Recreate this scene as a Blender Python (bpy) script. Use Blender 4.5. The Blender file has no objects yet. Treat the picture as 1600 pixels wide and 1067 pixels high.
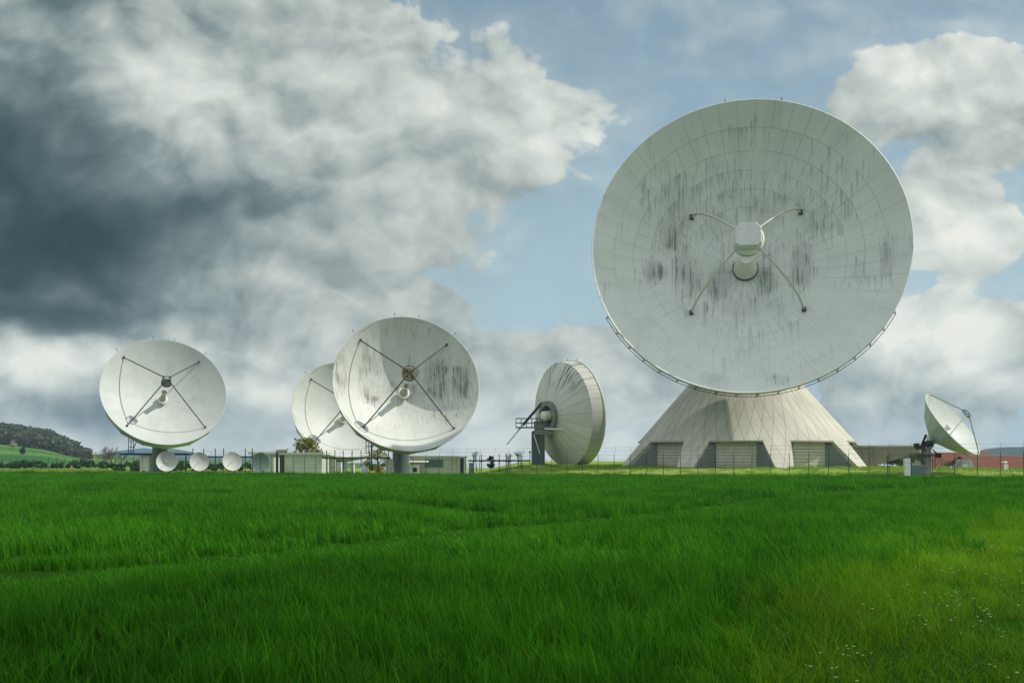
import bpy, bmesh, math, random
import numpy as np
from mathutils import Vector, Matrix, noise as mnoise
R_ = math.radians
PI = math.pi
sc = bpy.context.scene
C = sc.collection
random.seed(7)

# ---------------------------------------------------------------- measuring
# level camera 1.9 m above the field, 35 mm lens, horizon a little low in the frame
EYE, FPX, HOR = 1.9, 1556.0, 705.0
def at(px, py, Y):
    """point Y metres away that a surveyor at the tripod would sight at px, py"""
    return Vector(((px - 800.0) / FPX * Y, Y, EYE + (HOR - py) / FPX * Y))
def atx(px, Y):
    return (px - 800.0) / FPX * Y
SUN = Vector((0.668, 0.02, 0.743)).normalized()

# ---------------------------------------------------------------- mesh builder
class MB:
    def __init__(s):
        s.v, s.f, s.mi = [], [], []
    def add(s, vs, fs, mi=0):
        o = len(s.v)
        s.v += [tuple(p) for p in vs]
        s.f += [tuple(i + o for i in q) for q in fs]
        s.mi += [mi] * len(fs)
    def box(s, c, size, rz=0.0, mi=0, M=None, taper=1.0):
        x, y, z = size[0] / 2, size[1] / 2, size[2] / 2
        P = [Vector(p) for p in ((-x, -y, -z), (x, -y, -z), (x, y, -z), (-x, y, -z),
             (-x * taper, -y * taper, z), (x * taper, -y * taper, z), (x * taper, y * taper, z), (-x * taper, y * taper, z))]
        T = Matrix.Translation(Vector(c)) @ (M.to_4x4() if M is not None else Matrix.Rotation(rz, 4, 'Z'))
        s.add([T @ p for p in P], [(3, 2, 1, 0), (4, 5, 6, 7), (0, 1, 5, 4), (1, 2, 6, 5), (2, 3, 7, 6), (3, 0, 4, 7)], mi)
    def bar(s, a, b, w, h=None, mi=0):
        a, b = Vector(a), Vector(b)
        d = b - a
        q = d.to_track_quat('Z', 'Y').to_matrix()
        s.box((a + b) / 2, (w, h or w, d.length), mi=mi, M=q)
    def tube(s, pts, r, n=8, mi=0, caps=True):
        pts = [Vector(p) for p in pts]
        rs = r if isinstance(r, (list, tuple)) else [r] * len(pts)
        vs, fs = [], []
        up = None
        for i, p in enumerate(pts):
            d = (pts[min(i + 1, len(pts) - 1)] - pts[max(i - 1, 0)]).normalized()
            if up is None:
                up = Vector((0, 0, 1)) if abs(d.z) < .9 else Vector((1, 0, 0))
            u = d.cross(up).normalized(); w = u.cross(d).normalized(); up = w
            for k in range(n):
                a = 2 * PI * k / n
                vs.append(p + (u * math.cos(a) + w * math.sin(a)) * rs[i])
        for i in range(len(pts) - 1):
            for k in range(n):
                k2 = (k + 1) % n
                fs.append((i * n + k, i * n + k2, (i + 1) * n + k2, (i + 1) * n + k))
        if caps:
            fs.append(tuple(range(n - 1, -1, -1)))
            fs.append(tuple((len(pts) - 1) * n + k for k in range(n)))
        s.add(vs, fs, mi)
    def cyl(s, a, b, r0, r1=None, n=16, mi=0):
        s.tube([a, b], [r0, r0 if r1 is None else r1], n, mi)
    def lathe(s, prof, n, M=None, mi=0, a0=0.0, a1=2 * PI):
        """prof: (r, z) list; turned about Z"""
        full = abs(a1 - a0 - 2 * PI) < 1e-6
        m = n if full else n + 1
        vs, fs, idx = [], [], []
        for r, z in prof:
            if r < 1e-6:
                idx.append([len(vs)] * m); vs.append(Vector((0, 0, z)))
            else:
                row = []
                for k in range(m):
                    a = a0 + (a1 - a0) * k / n
                    row.append(len(vs)); vs.append(Vector((r * math.cos(a), r * math.sin(a), z)))
                idx.append(row)
        for i in range(len(prof) - 1):
            for k in range(n):
                k2 = (k + 1) % m
                q = [idx[i][k], idx[i][k2], idx[i + 1][k2], idx[i + 1][k]]
                q2 = []
                for t in q:
                    if t not in q2: q2.append(t)
                if len(q2) > 2: fs.append(tuple(q2))
        if M is not None: vs = [M @ p for p in vs]
        s.add(vs, fs, mi)
    def build(s, name, mats, parent=None, smooth=None, matrix=None):
        me = bpy.data.meshes.new(name)
        me.from_pydata(s.v, [], s.f)
        for m in (mats if isinstance(mats, (list, tuple)) else [mats]): me.materials.append(m)
        me.polygons.foreach_set('material_index', s.mi)
        if smooth is not None:
            me.polygons.foreach_set('use_smooth', [True] * len(me.polygons))
            me.update()
            me.set_sharp_from_angle(angle=R_(smooth))
        me.update()
        o = bpy.data.objects.new(name, me); C.objects.link(o)
        if parent is not None: o.parent = parent
        if matrix is not None: o.matrix_local = matrix
        return o

def tag(o, label=None, cat=None, group=None, kind=None):
    if label: o['label'] = label
    if cat: o['category'] = cat
    if group: o['group'] = group
    if kind: o['kind'] = kind
    return o
def empty(name, loc, rz=0.0):
    o = bpy.data.objects.new(name, None); C.objects.link(o)
    o.location = loc; o.rotation_euler = (0, 0, rz); o.empty_display_size = .3
    return o
def thing(name, loc, label, cat, group=None, rz=0.0):
    return tag(empty(name, loc, rz), label, cat, group)
def copy_tree(o, parent=None):
    c = o.copy(); C.objects.link(c)
    if parent is not None: c.parent = parent
    for ch in list(o.children): copy_tree(ch, c)
    return c
def frame(n, origin=(0, 0, 0)):
    n = Vector(n).normalized()
    e1 = Vector((-n.y, n.x, 0)).normalized(); e2 = n.cross(e1)
    M = Matrix((e1, e2, n)).transposed().to_4x4(); M.translation = Vector(origin)
    return M
def aim(az, el):
    """unit vector, az from 'towards the tripod' turning to the right, el up"""
    a, e = R_(az), R_(el)
    return Vector((math.sin(a) * math.cos(e), -math.cos(a) * math.cos(e), math.sin(e)))

# ---------------------------------------------------------------- node sugar
class S:
    def __init__(s, g, sock): s.g, s.s = g, sock
    def __add__(s, o): return s.g.m('ADD', s, o)
    __radd__ = __add__
    def __sub__(s, o): return s.g.m('SUBTRACT', s, o)
    def __rsub__(s, o): return s.g.m('SUBTRACT', o, s)
    def __mul__(s, o): return s.g.m('MULTIPLY', s, o)
    __rmul__ = __mul__
    def __truediv__(s, o): return s.g.m('DIVIDE', s, o)
    def __rtruediv__(s, o): return s.g.m('DIVIDE', o, s)
class G:
    def __init__(s, tree):
        s.t = tree; tree.nodes.clear()
    def node(s, ty, **kw):
        n = s.t.nodes.new(ty)
        for k, v in kw.items(): setattr(n, k, v)
        return n
    def put(s, sock, val):
        if isinstance(val, S): s.t.links.new(val.s, sock)
        elif val is not None:
            if sock.type == 'RGBA' and len(val) == 3: val = (*val, 1)
            sock.default_value = val
    def m(s, op, a, b=None, c=None, clamp=False):
        n = s.node('ShaderNodeMath', operation=op, use_clamp=clamp)
        for i, v in enumerate((a, b, c)):
            if v is not None: s.put(n.inputs[i], v)
        return S(s, n.outputs[0])
    def clamp(s, a): return s.m('ADD', a, 0.0, clamp=True)
    def vm(s, op, a, b=None, scale=None):
        n = s.node('ShaderNodeVectorMath', operation=op)
        s.put(n.inputs[0], a)
        if b is not None: s.put(n.inputs[1], b)
        if scale is not None: s.put(n.inputs['Scale'], scale)
        return S(s, n.outputs['Value' if op in ('LENGTH', 'DOT_PRODUCT', 'DISTANCE') else 'Vector'])
    def sep(s, v):
        n = s.node('ShaderNodeSeparateXYZ'); s.put(n.inputs[0], v)
        return [S(s, n.outputs[i]) for i in range(3)]
    def comb(s, x, y, z=0.0):
        n = s.node('ShaderNodeCombineXYZ')
        for i, v in enumerate((x, y, z)): s.put(n.inputs[i], v)
        return S(s, n.outputs[0])
    def map(s, v, loc=(0, 0, 0), rot=(0, 0, 0), scale=(1, 1, 1), ty='POINT'):
        n = s.node('ShaderNodeMapping', vector_type=ty)
        s.put(n.inputs[0], v); n.inputs['Location'].default_value = loc
        n.inputs['Rotation'].default_value = rot; n.inputs['Scale'].default_value = scale
        return S(s, n.outputs[0])
    def noise(s, v, scale, detail=4, rough=.5, dist=0.0, color=False, dim='3D', lac=2.0, w=None):
        n = s.node('ShaderNodeTexNoise', noise_dimensions=dim)
        s.put(n.inputs['Vector'], v)
        n.inputs['Scale'].default_value = scale; n.inputs['Detail'].default_value = detail
        n.inputs['Roughness'].default_value = rough; n.inputs['Distortion'].default_value = dist
        n.inputs['Lacunarity'].default_value = lac
        return S(s, n.outputs['Color' if color else 'Fac'])
    def voro(s, v, scale, feature='F1', out='Distance', rnd=1.0):
        n = s.node('ShaderNodeTexVoronoi', feature=feature)
        s.put(n.inputs['Vector'], v); n.inputs['Scale'].default_value = scale
        n.inputs['Randomness'].default_value = rnd
        return S(s, n.outputs[out])
    def ss(s, x, a, b, lo=0.0, hi=1.0, lin=False):
        n = s.node('ShaderNodeMapRange', interpolation_type='LINEAR' if lin else 'SMOOTHSTEP', clamp=True)
        s.put(n.inputs[0], x)
        for i, v in enumerate((a, b, lo, hi)): s.put(n.inputs[1 + i], v)
        return S(s, n.outputs[0])
    def mix(s, f, a, b, mode='MIX'):
        n = s.node('ShaderNodeMix', data_type='RGBA', blend_type=mode)
        s.put(n.inputs[0], f); s.put(n.inputs[6], a); s.put(n.inputs[7], b)
        return S(s, n.outputs[2])
    def ramp(s, f, stops, interp='LINEAR'):
        n = s.node('ShaderNodeValToRGB'); cr = n.color_ramp; cr.interpolation = interp
        while len(cr.elements) < len(stops): cr.elements.new(.5)
        for e, (p, c) in zip(cr.elements, stops):
            e.position = p; e.color = (*c, 1)
        s.put(n.inputs[0], f)
        return S(s, n.outputs[0])
    def curve(s, x, pts):
        n = s.node('ShaderNodeFloatCurve'); cv = n.mapping.curves[0]
        while len(cv.points) < len(pts): cv.points.new(.5, .5)
        for p, (a, b) in zip(cv.points, pts): p.location = (a, b); p.handle_type = 'AUTO'
        n.mapping.update(); s.put(n.inputs['Value'], x)
        return S(s, n.outputs[0])
    def coord(s, k='Object'):
        return S(s, s.node('ShaderNodeTexCoord').outputs[k])
    def pos(s): return S(s, s.node('ShaderNodeNewGeometry').outputs['Position'])
    def attr(s, name, out='Color'):
        n = s.node('ShaderNodeAttribute', attribute_name=name); return S(s, n.outputs[out])
    def bump(s, h, strength=.3, dist=.05):
        n = s.node('ShaderNodeBump'); n.inputs['Strength'].default_value = strength
        n.inputs['Distance'].default_value = dist; s.put(n.inputs['Height'], h)
        return S(s, n.outputs[0])
    def pbr(s, color, rough=.6, metal=0.0, spec=.4, normal=None):
        n = s.node('ShaderNodeBsdfPrincipled')
        s.put(n.inputs['Base Color'], color); s.put(n.inputs['Roughness'], rough)
        s.put(n.inputs['Metallic'], metal); s.put(n.inputs['Specular IOR Level'], spec)
        if normal is not None: s.put(n.inputs['Normal'], normal)
        o = s.node('ShaderNodeOutputMaterial'); s.t.links.new(n.outputs[0], o.inputs[0])
        return n
def newmat(name):
    m = bpy.data.materials.new(name); m.use_nodes = True
    return m, G(m.node_tree)
def simple(name, col, rough=.6, metal=0.0, var=.12, scale=3.0, spec=.4, dirt=0.0):
    """painted / cast surface: colour with soft blotches, optional rain streaks"""
    m, g = newmat(name)
    p = g.coord('Object')
    n = g.noise(p, scale, 5, .6)
    f = g.ss(n, .25, .75, 1 - var, 1 + var, lin=True)
    c = g.vm('SCALE', col, scale=f)
    if dirt:
        st = g.noise(g.map(p, scale=(3, 3, .35)), 2.5, 5, .65)
        c = g.mix(g.ss(st, .52, .75) * dirt, c, (col[0] * .35, col[1] * .37, col[2] * .33))
    g.pbr(c, rough, metal, spec, g.bump(g.noise(p, scale * 6, 4, .6), .12, .02))
    return m

# ---------------------------------------------------------------- the lie of the land
def sst(a, b, x):
    t = min(1.0, max(0.0, (x - a) / (b - a))); return t * t * (3 - 2 * t)
FX0, FY0, FSL = 35.85, 76.0, -.551          # the fence runs along the field's far edge
def fence_y(x): return FY0 + FSL * (x - FX0)
def ground(x, y):
    yf = max(40.0, fence_y(max(-120, min(75, x))))
    lip = max(-1.25, min(.2, -.42 + .0085 * (x - 4)))
    t = y / yf
    z_field = lip * sst(.05, 1.0, t) + .05 * math.sin(x * .11 + 1) * math.sin(y * .13) * sst(4, 20, y) * (1 - sst(.7, 1, t))
    if y > 0 and t < 1.0: return z_field
    if y <= 0: return -.02 * min(10, -y) * .1
    st = -1.15 + 1.38 * sst(-6, 4, x)
    if x > 42: st += (-.55) * sst(42, 60, x)
    d = y - yf
    z = lip + (st - lip) * sst(0, 9 if x < 0 else 13, d)
    if x > 30 and y > 120: z -= 4.2 * sst(120, 165, y) * sst(30, 60, x)
    z -= .026 * max(0, y - 165) * sst(150, 260, y)
    return z
# ---------------------------------------------------------------- camera, sun, sky
cam = bpy.data.cameras.new('camera'); camo = bpy.data.objects.new('camera', cam); C.objects.link(camo)
camo.location = (0, 0, EYE); camo.rotation_euler = (PI / 2, 0, 0)
cam.sensor_width = 36; cam.lens = FPX * 36 / 1600; cam.shift_y = (HOR - 533.5) / 1600
cam.clip_start = .1; cam.clip_end = 20000
sc.camera = camo
sun = bpy.data.lights.new('sun', 'SUN'); suno = bpy.data.objects.new('sun', sun); C.objects.link(suno)
sun.energy = 4.2; sun.angle = R_(.6); sun.color = (1.0, .945, .84)
suno.rotation_euler = SUN.to_track_quat('Z', 'Y').to_euler()
suno.location = (60, 0, 80)

w = bpy.data.worlds.new('World'); sc.world = w; w.use_nodes = True
g = G(w.node_tree)
d = g.coord('Generated')
dx, dy, dz = g.sep(d)
front = g.ss(dy, .03, .12)
yy = g.m('MAXIMUM', g.m('ABSOLUTE', dy), .12)
U, V = dx / yy, dz / yy
uv = g.comb(U, V, 0.0)
def UV(px, py): return ((px - 800) / FPX, (HOR - py) / FPX)
def blob(px, py, rx, ry, wt, rot=0.0, soft=1.0):
    u, v = UV(px, py)
    q = g.map(uv_w, loc=(u, v, 0), rot=(0, 0, R_(rot)), scale=(rx / FPX, ry / FPX, 1), ty='TEXTURE')
    return g.ss(g.vm('LENGTH', q), 1 - soft, 1.0 + soft * .25, wt, 0.0)
def total(lst):
    t = lst[0]
    for b in lst[1:]: t = t + b
    return t
# wind-torn coordinates
wa = g.noise(g.map(uv, scale=(1, 1.25, 1)), 3.2, 4, .55, color=True)
wv = g.vm('SCALE', g.vm('SUBTRACT', wa, (.5, .5, .5)), scale=.10)
uv_w = g.vm('ADD', uv, wv)
pn = g.map(uv_w, loc=(3.1, 1.7, .4), scale=(1, 1.35, 1))
def puff(q, det):
    n = g.node('ShaderNodeTexVoronoi', feature='F1', normalize=True)
    g.put(n.inputs['Vector'], q); n.inputs['Scale'].default_value = 8.5; n.inputs['Detail'].default_value = det
    n.inputs['Roughness'].default_value = .5; n.inputs['Lacunarity'].default_value = 2.2
    return g.ss(S(g, n.outputs['Distance']), .10, .62, 1.0, 0.0, lin=True)
pw = g.vm('ADD', pn, g.vm('SCALE', g.vm('SUBTRACT', g.noise(pn, 9, 3, .5, color=True), (.5, .5, .5)), scale=.05))
f1 = g.noise(pn, 5.0, 6, .5)
n1 = f1 * .50 + puff(pw, 3.0) * .50
n2 = g.noise(g.map(pn, loc=(.03, .04, 0)), 5.0, 4, .5) * .50 + puff(g.map(pw, loc=(.016, .024, 0)), 2.0) * .50
nb = g.noise(g.map(uv_w, loc=(7, 2, 0), scale=(1, 1.9, 1)), 2.6, 5, .5)
relief = n1 - n2
# the big bank on the left ends along this line (x by height)
edge_pts = [(0, 640), (45, 728), (85, 742), (112, 775), (140, 880), (170, 968), (200, 962), (240, 895), (290, 835), (335, 765),
            (380, 742), (425, 690), (470, 655), (520, 640), (560, 720), (620, 860), (705, 900)]
ec = sorted([((HOR - y) / HOR, x / 1200) for y, x in edge_pts])
Ue = g.curve(V * (FPX / HOR), ec) * (1200 / FPX) - 800 / FPX
uw = g.sep(uv_w)[0]
bank = g.m('MULTIPLY', Ue - U * .45 - uw * .55, 7.0)
bank = g.m('MINIMUM', g.m('MAXIMUM', bank, -1.0), 1.0)
dens = total([bank,
    blob(1500, 120, 220, 100, 2.0), blob(1375, 165, 120, 60, 1.2), blob(1590, 190, 130, 80, 1.2),
    blob(1475, 360, 130, 110, 2.0), blob(1440, 300, 70, 50, 1.0), blob(1540, 395, 80, 70, .9),
    blob(1510, 520, 300, 75, 1.8), blob(1560, 590, 280, 90, 1.5), blob(1380, 600, 240, 90, 1.5), blob(1330, 690, 500, 60, 1.6),
    blob(660, 476, 80, 36, 1.6), blob(760, 545, 160, 60, 1.5), blob(950, 600, 220, 100, 1.8), blob(870, 690, 420, 60, 1.8),
    blob(960, 520, 130, 50, 1.0), blob(560, 560, 220, 80, 1.3), blob(1480, 215, 280, 90, .9), blob(1480, 330, 300, 270, .38),
    blob(1100, 90, 420, 90, .52, rot=-8), blob(1350, 230, 260, 60, .5), blob(770, 250, 40, 40, -.3)])
n3 = g.noise(pn, 24, 5, .62)
field = dens + (n1 - .5) * 2.5 + (nb - .5) * .7 + (n3 - .5) * .85
mask = g.ss(field, -.04, .24)
mist = g.ss(field, -1.1, .2) * .30
thin = g.ss(nb + (n1 - .5) * .7 + (g.ss(V, .05, .25, .10, -.02)), .40, .72) * .45
cover = g.m('MAXIMUM', mask, g.m('MAXIMUM', thin, mist))
# how bright each patch of cloud is
bri = total([
    blob(40, 320, 380, 180, -.40), blob(-40, 430, 330, 110, -.22), blob(230, 370, 280, 110, -.24), blob(40, 40, 200, 150, -.20),
    blob(0, 470, 240, 60, -.18), blob(320, 480, 320, 60, -.10), blob(440, 330, 220, 120, -.08), blob(110, 645, 260, 40, -.24),
    blob(-10, 200, 170, 130, -.22), blob(330, 10, 250, 50, -.06), blob(120, 500, 160, 40, -.10),
    blob(235, 165, 130, 80, .16), blob(270, 270, 110, 60, .10), blob(80, 452, 90, 34, .10), blob(70, 560, 190, 50, .27), blob(60, 690, 300, 34, .16), blob(330, 600, 190, 50, .04),
    blob(560, 130, 200, 130, .04), blob(900, 195, 120, 60, .14), blob(720, 90, 70, 70, .05), blob(560, 480, 120, 50, .03),
    blob(1490, 110, 230, 100, .25), blob(1490, 370, 150, 130, .25), blob(1480, 590, 320, 140, .02), blob(830, 640, 350, 90, .13), blob(1560, 480, 160, 200, .08), blob(820, 180, 220, 100, .10), blob(1500, 540, 260, 90, .13), blob(1370, 610, 140, 40, -.05),
    blob(1420, 650, 250, 40, -.06), blob(660, 476, 60, 30, .08), blob(800, 700, 700, 60, .16), blob(330, 640, 520, 80, .08)])
calm = g.ss(bri, -.55, -.02, .35, 1.0)
B = bri + .655 + ((n3 - .5) * .18 + g.m('MINIMUM', g.m('MAXIMUM', relief * 1.05, -.12), .16) + (n1 - .5) * g.ss(V, .10, .24, .34, .10)) * calm + (nb - .5) * .20
cloud = g.ramp(B, [(.0, (.010, .030, .034)), (.14, (.026, .062, .068)), (.28, (.085, .135, .145)), (.44, (.20, .262, .272)), (.60, (.385, .445, .430)),
                   (.76, (.57, .625, .59)), (.92, (.76, .80, .74)), (1.0, (.86, .88, .80))])
sky = g.node('ShaderNodeTexSky', sky_type='NISHITA')
sky.sun_disc = False; sky.sun_elevation = math.asin(SUN.z)
sky.sun_rotation = math.atan2(SUN.x, SUN.y)
sky.air_density = 1.0; sky.dust_density = .3; sky.ozone_density = 1.6
blue = g.vm('MULTIPLY', S(g, sky.outputs[0]), (.080, .092, .086))
# behind the tripod the sky is bright broken cloud lit full on by the sun
bn = g.noise(d, 3.0, 5, .55)
backc = g.mix(g.ss(bn, .35, .55), blue, (1.06, 1.11, 1.07))
veil = g.mix(g.ss(V, .52, .02, .28, .90), blue, (.42, .595, .675))
frontc = g.mix(cover, veil, cloud)
final = g.mix(front, backc, frontc)
final = g.mix(g.ss(dz, -.10, -.07), (.02, .03, .02), final)   # nothing shines from under the ground
bg = g.node('ShaderNodeBackground'); g.put(bg.inputs[0], final); bg.inputs[1].default_value = 1.0
wo = g.node('ShaderNodeOutputWorld'); w.node_tree.links.new(bg.outputs[0], wo.inputs[0])
w.cycles.sampling_method = 'MANUAL'; w.cycles.sample_map_resolution = 1024

sc.view_settings.view_transform = 'Standard'; sc.view_settings.look = 'None'
sc.view_settings.exposure = 0; sc.view_settings.gamma = 1
sc.cycles.use_denoising = True; sc.cycles.denoising_prefilter = 'NONE'; sc.cycles.use_adaptive_sampling = False
sc.cycles.max_bounces = 5; sc.cycles.diffuse_bounces = 3; sc.cycles.glossy_bounces = 2
sc.cycles.transmission_bounces = 3; sc.cycles.transparent_max_bounces = 6; sc.cycles.volume_bounces = 0
sc.cycles.caustics_reflective = False; sc.cycles.caustics_refractive = False
# ---------------------------------------------------------------- materials
def dish_mat(name, R, rings, spokes, inner_spokes, inner_r, seam=.5, streaks=(), amount=1.0, seed=0.0, base=(.63, .665, .635), speck=.5):
    """painted panels: seams between panels, and grime that has run down the face"""
    m, g = newmat(name)
    p = g.map(g.coord('Object'), scale=(1 / R, 1 / R, 1 / R))
    x, y, z = g.sep(p)
    flat = g.comb(x, y, 0.0)
    r = g.vm('LENGTH', flat)
    th = g.m('ARCTAN2', y, x)
    # seams
    dist = None
    for q in rings:
        e = g.m('ABSOLUTE', r - q)
        dist = e if dist is None else g.m('MINIMUM', dist, e)
    def spoke(n):
        f = g.m('FRACT', th * (n / (2 * PI)) + .5)
        return g.m('ABSOLUTE', f - .5) * r * (2 * PI / n)
    sp_o = g.m('ADD', spoke(spokes), g.ss(r, inner_r, inner_r + .001, 1.0, 0.0))
    sp_i = g.m('ADD', spoke(inner_spokes), g.ss(r, inner_r - .001, inner_r, 0.0, 1.0))
    sd = g.m('MINIMUM', dist, g.m('MINIMUM', sp_o, sp_i))
    wob = g.noise(g.map(p, loc=(seed, 0, 0)), 3.0, 4, .6)
    line = g.ss(sd, .0012, .0042, 1.0, 0.0) * g.ss(wob + y * .10, .36, .66, .06, 1.0)
    # each panel a shade of its own
    pid = g.m('FLOOR', th * (spokes / (2 * PI)) + .5)
    rid = None
    for q in rings:
        e = g.m('GREATER_THAN', r, q)
        rid = e if rid is None else rid + e
    wn = g.node('ShaderNodeTexWhiteNoise', noise_dimensions='2D'); g.put(wn.inputs['Vector'], g.comb(pid, rid * 7.3 + seed, 0.0))
    shade = g.ss(S(g, wn.outputs[0]), 0, 1, .955, 1.03, lin=True)
    # grime
    q1 = g.map(p, loc=(seed * 3.1, seed, 0), scale=(40, 2.4, 0))
    s1 = g.noise(q1, 1.0, 5, .62, dist=.15)
    s2 = g.noise(g.map(p, loc=(seed * 1.7, 4, 0), scale=(75, 5.0, 0)), 1.0, 4, .6)
    zone = g.noise(g.map(p, loc=(seed, seed * 2, 3)), 3.4, 4, .55)
    acc = None
    for (bx, by, rx, ry, wt) in streaks:
        qq = g.map(p, loc=(bx, by, 0), scale=(rx, ry, 1e3), ty='TEXTURE')
        b = g.ss(g.vm('LENGTH', qq), .25, 1.05, wt, 0.0)
        acc = b if acc is None else g.m('MAXIMUM', acc, b)
    if acc is None: acc = g.m('ADD', 0.0, 0.0)
    k = s1 * .66 + s2 * .34
    thr = .735 - acc * .25 - (zone - .5) * .62
    dirt = g.ss(k - thr, -.03, .16) * g.ss(acc, 0, .35) * amount * .80
    # runs of grime, darkest where each one starts and thinning downwards
    wx = x + (g.noise(g.map(p, scale=(9, 5, 0)), 1.0, 2) - .5) * .012
    def runs(nx, ny, sd, lo, hi):
        cx = g.m('FLOOR', wx * nx)
        w1 = g.node('ShaderNodeTexWhiteNoise', noise_dimensions='2D'); g.put(w1.inputs['Vector'], g.comb(cx, sd))
        yy = y * ny + S(g, w1.outputs[0]) * 7.0
        cy = g.m('FLOOR', yy); t = yy - cy
        w2 = g.node('ShaderNodeTexWhiteNoise', noise_dimensions='3D'); g.put(w2.inputs['Vector'], g.comb(cx, cy, sd + seed))
        rnd = S(g, w2.outputs[0])
        on = g.ss(rnd - acc * hi - lo + (.5 - zone) * 1.25, .06, -.06)
        prof = g.ss(g.m('ABSOLUTE', g.m('FRACT', wx * nx) - .5), .48, .10) * g.m('POWER', t, 1.3) * g.ss(t, 1.0, .93)
        return on * prof * g.ss(s2, .25, .62)
    drips = g.m('MAXIMUM', runs(44.0, 2.9, 1.0, .01, .50), g.m('MAXIMUM', runs(88.0, 4.6, 2.0, .02, .55), runs(24.0, 2.2, 3.0, .0, .26)))
    # stains that hang from the ring joints
    up = lo_ = None
    for q in rings:
        e = q - r
        e1 = g.m('ADD', g.m('MULTIPLY', g.m('LESS_THAN', e, 0.0), 1.0), g.m('ABSOLUTE', e)); e2 = g.m('ADD', g.m('MULTIPLY', g.m('GREATER_THAN', e, 0.0), 1.0), g.m('ABSOLUTE', e))
        up = e1 if up is None else g.m('MINIMUM', up, e1); lo_ = e2 if lo_ is None else g.m('MINIMUM', lo_, e2)
    coln = g.noise(g.map(p, loc=(seed * 5, 0, 0), scale=(48, .9, 0)), 1.0, 4, .6)
    hang = g.m('MAXIMUM', g.ss(up, .10, .0) * g.ss(y, .0, .25), g.ss(lo_, .07, .0) * g.ss(y, .0, -.25) * .45)
    hang = hang * g.ss(coln + (zone - .5) * .5 + acc * .10, .54, .70)
    drips = g.m('MAXIMUM', drips, hang * .8) * (.58 * amount) * g.ss(y, -.75, -.15, .40, 1.0)
    # drips that start at seams
    below = g.ss(s2 * .5 + s1 * .5, .54, .68) * g.ss(zone, .50, .66) * g.ss(r, .12, .25) * g.ss(r, 1.0, .72) * .42 * amount
    veil = g.ss(acc * zone, .2, .65) * .30 * amount
    sp = g.ss(g.noise(p, 60, 3, .7), .62, .80) * .22 * speck
    grime = g.clamp(g.m('MAXIMUM', g.m('MAXIMUM', g.m('MAXIMUM', dirt, drips), below), g.m('MAXIMUM', veil, sp)))
    tone = g.mix(g.ss(g.noise(g.map(p, loc=(2, seed, 0)), 2.5, 2), .40, .62), (.040, .050, .044), (.115, .128, .088))
    clean = g.vm('SCALE', base, scale=shade * g.ss(g.noise(p, 5, 5, .6), .25, .75, .94, 1.05, lin=True))
    c = g.mix(grime, clean, tone)
    c = g.mix(line * seam, c, (.11, .125, .11))
    g.pbr(c, .55, 0, .35, g.bump(g.m('ADD', g.noise(p, 22, 3) * .3, line * -.6), .18, .03))
    return m
PANEL = simple('panel_white', (.51, .54, .505), .55, var=.06, scale=.5, dirt=.28)
PANEL2 = simple('panel_weathered', (.50, .53, .485), .6, var=.10, scale=.4, dirt=.55)
STRUT = simple('strut_paint', (.52, .53, .44), .5, var=.1, scale=.8, dirt=.4)
STEEL_D = simple('dark_steel', (.030, .042, .046), .5, .2, var=.15)
STEEL_G = simple('grey_steel', (.20, .23, .22), .5, .3, var=.15, dirt=.3)
GREEN_D = simple('dark_green_paint', (.022, .052, .048), .5, var=.15, scale=1.0, dirt=.3)
PED = simple('pedestal_paint', (.10, .145, .135), .55, var=.14, scale=.6, dirt=.4)
PED_L = simple('pedestal_light', (.55, .52, .50), .6, var=.08, scale=.6, dirt=.4)
POST_G = simple('fence_green', (.020, .050, .036), .5, var=.2)
WIRE = simple('wire_galvanised', (.10, .13, .125), .5, .3)
WHITE = simple('white_paint', (.74, .76, .75), .5, var=.05, dirt=.3)
OFFW = simple('shed_panel', (.56, .60, .52), .6, var=.06, scale=.7, dirt=.35)
GREYG = simple('shed_trim', (.30, .36, .32), .6, var=.10, dirt=.3)
BLUEG = simple('blue_grey_box', (.10, .17, .20), .5, var=.12, dirt=.2)
BLACK = simple('black_rubber', (.012, .013, .014), .6)
FEEDW = simple('feed_white', (.72, .72, .64), .5, var=.06, dirt=.45, scale=1.2)

# light concrete shell scored with long diagonal joints
def cone_mat():
    m, g = newmat('shell_cladding')
    p = g.coord('Object'); x, y, z = g.sep(p)
    th = g.m('ARCTAN2', x, y * -1.0)
    N = 54.0
    h = (z - 2.85) / 6.2
    def fam(s):
        f = g.m('FRACT', th * (N / (2 * PI)) + h * s)
        return g.m('ABSOLUTE', f - .5)
    rr = g.vm('LENGTH', g.comb(x, y, 0.0))
    wd = .032 / (rr * (2 * PI / N))
    l1 = .5 - fam(1.65); l2 = .5 - fam(-1.65)
    ln = g.m('MAXIMUM', g.ss(l1 / wd, .55, 1.15, 1, 0), g.ss(l2 / wd, .55, 1.15, 1, 0))
    a1 = g.m('FLOOR', th * (N / (2 * PI)) + h * 1.65); a2 = g.m('FLOOR', th * (N / (2 * PI)) - h * 1.65)
    wn = g.node('ShaderNodeTexWhiteNoise', noise_dimensions='2D'); g.put(wn.inputs['Vector'], g.comb(a1, a2, 0.0))
    shade = g.ss(S(g, wn.outputs[0]), 0, 1, .90, 1.05, lin=True)
    blot = g.ss(g.noise(p, .5, 6, .6), .3, .7, .90, 1.06, lin=True)
    st = g.noise(g.comb(th * 40.0, h * 2.5, rr * .02), 1.0, 5, .65)
    c = g.vm('SCALE', (.50, .485, .42), scale=shade * blot)
    c = g.mix(g.ss(st, .50, .78) * .34, c, (.24, .235, .20))
    c = g.mix(ln * .60, c, (.10, .10, .085))
    g.pbr(c, .7, 0, .3, g.bump(ln * -.5 + g.noise(p, 6, 4) * .2, .3, .04))
    return m
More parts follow.
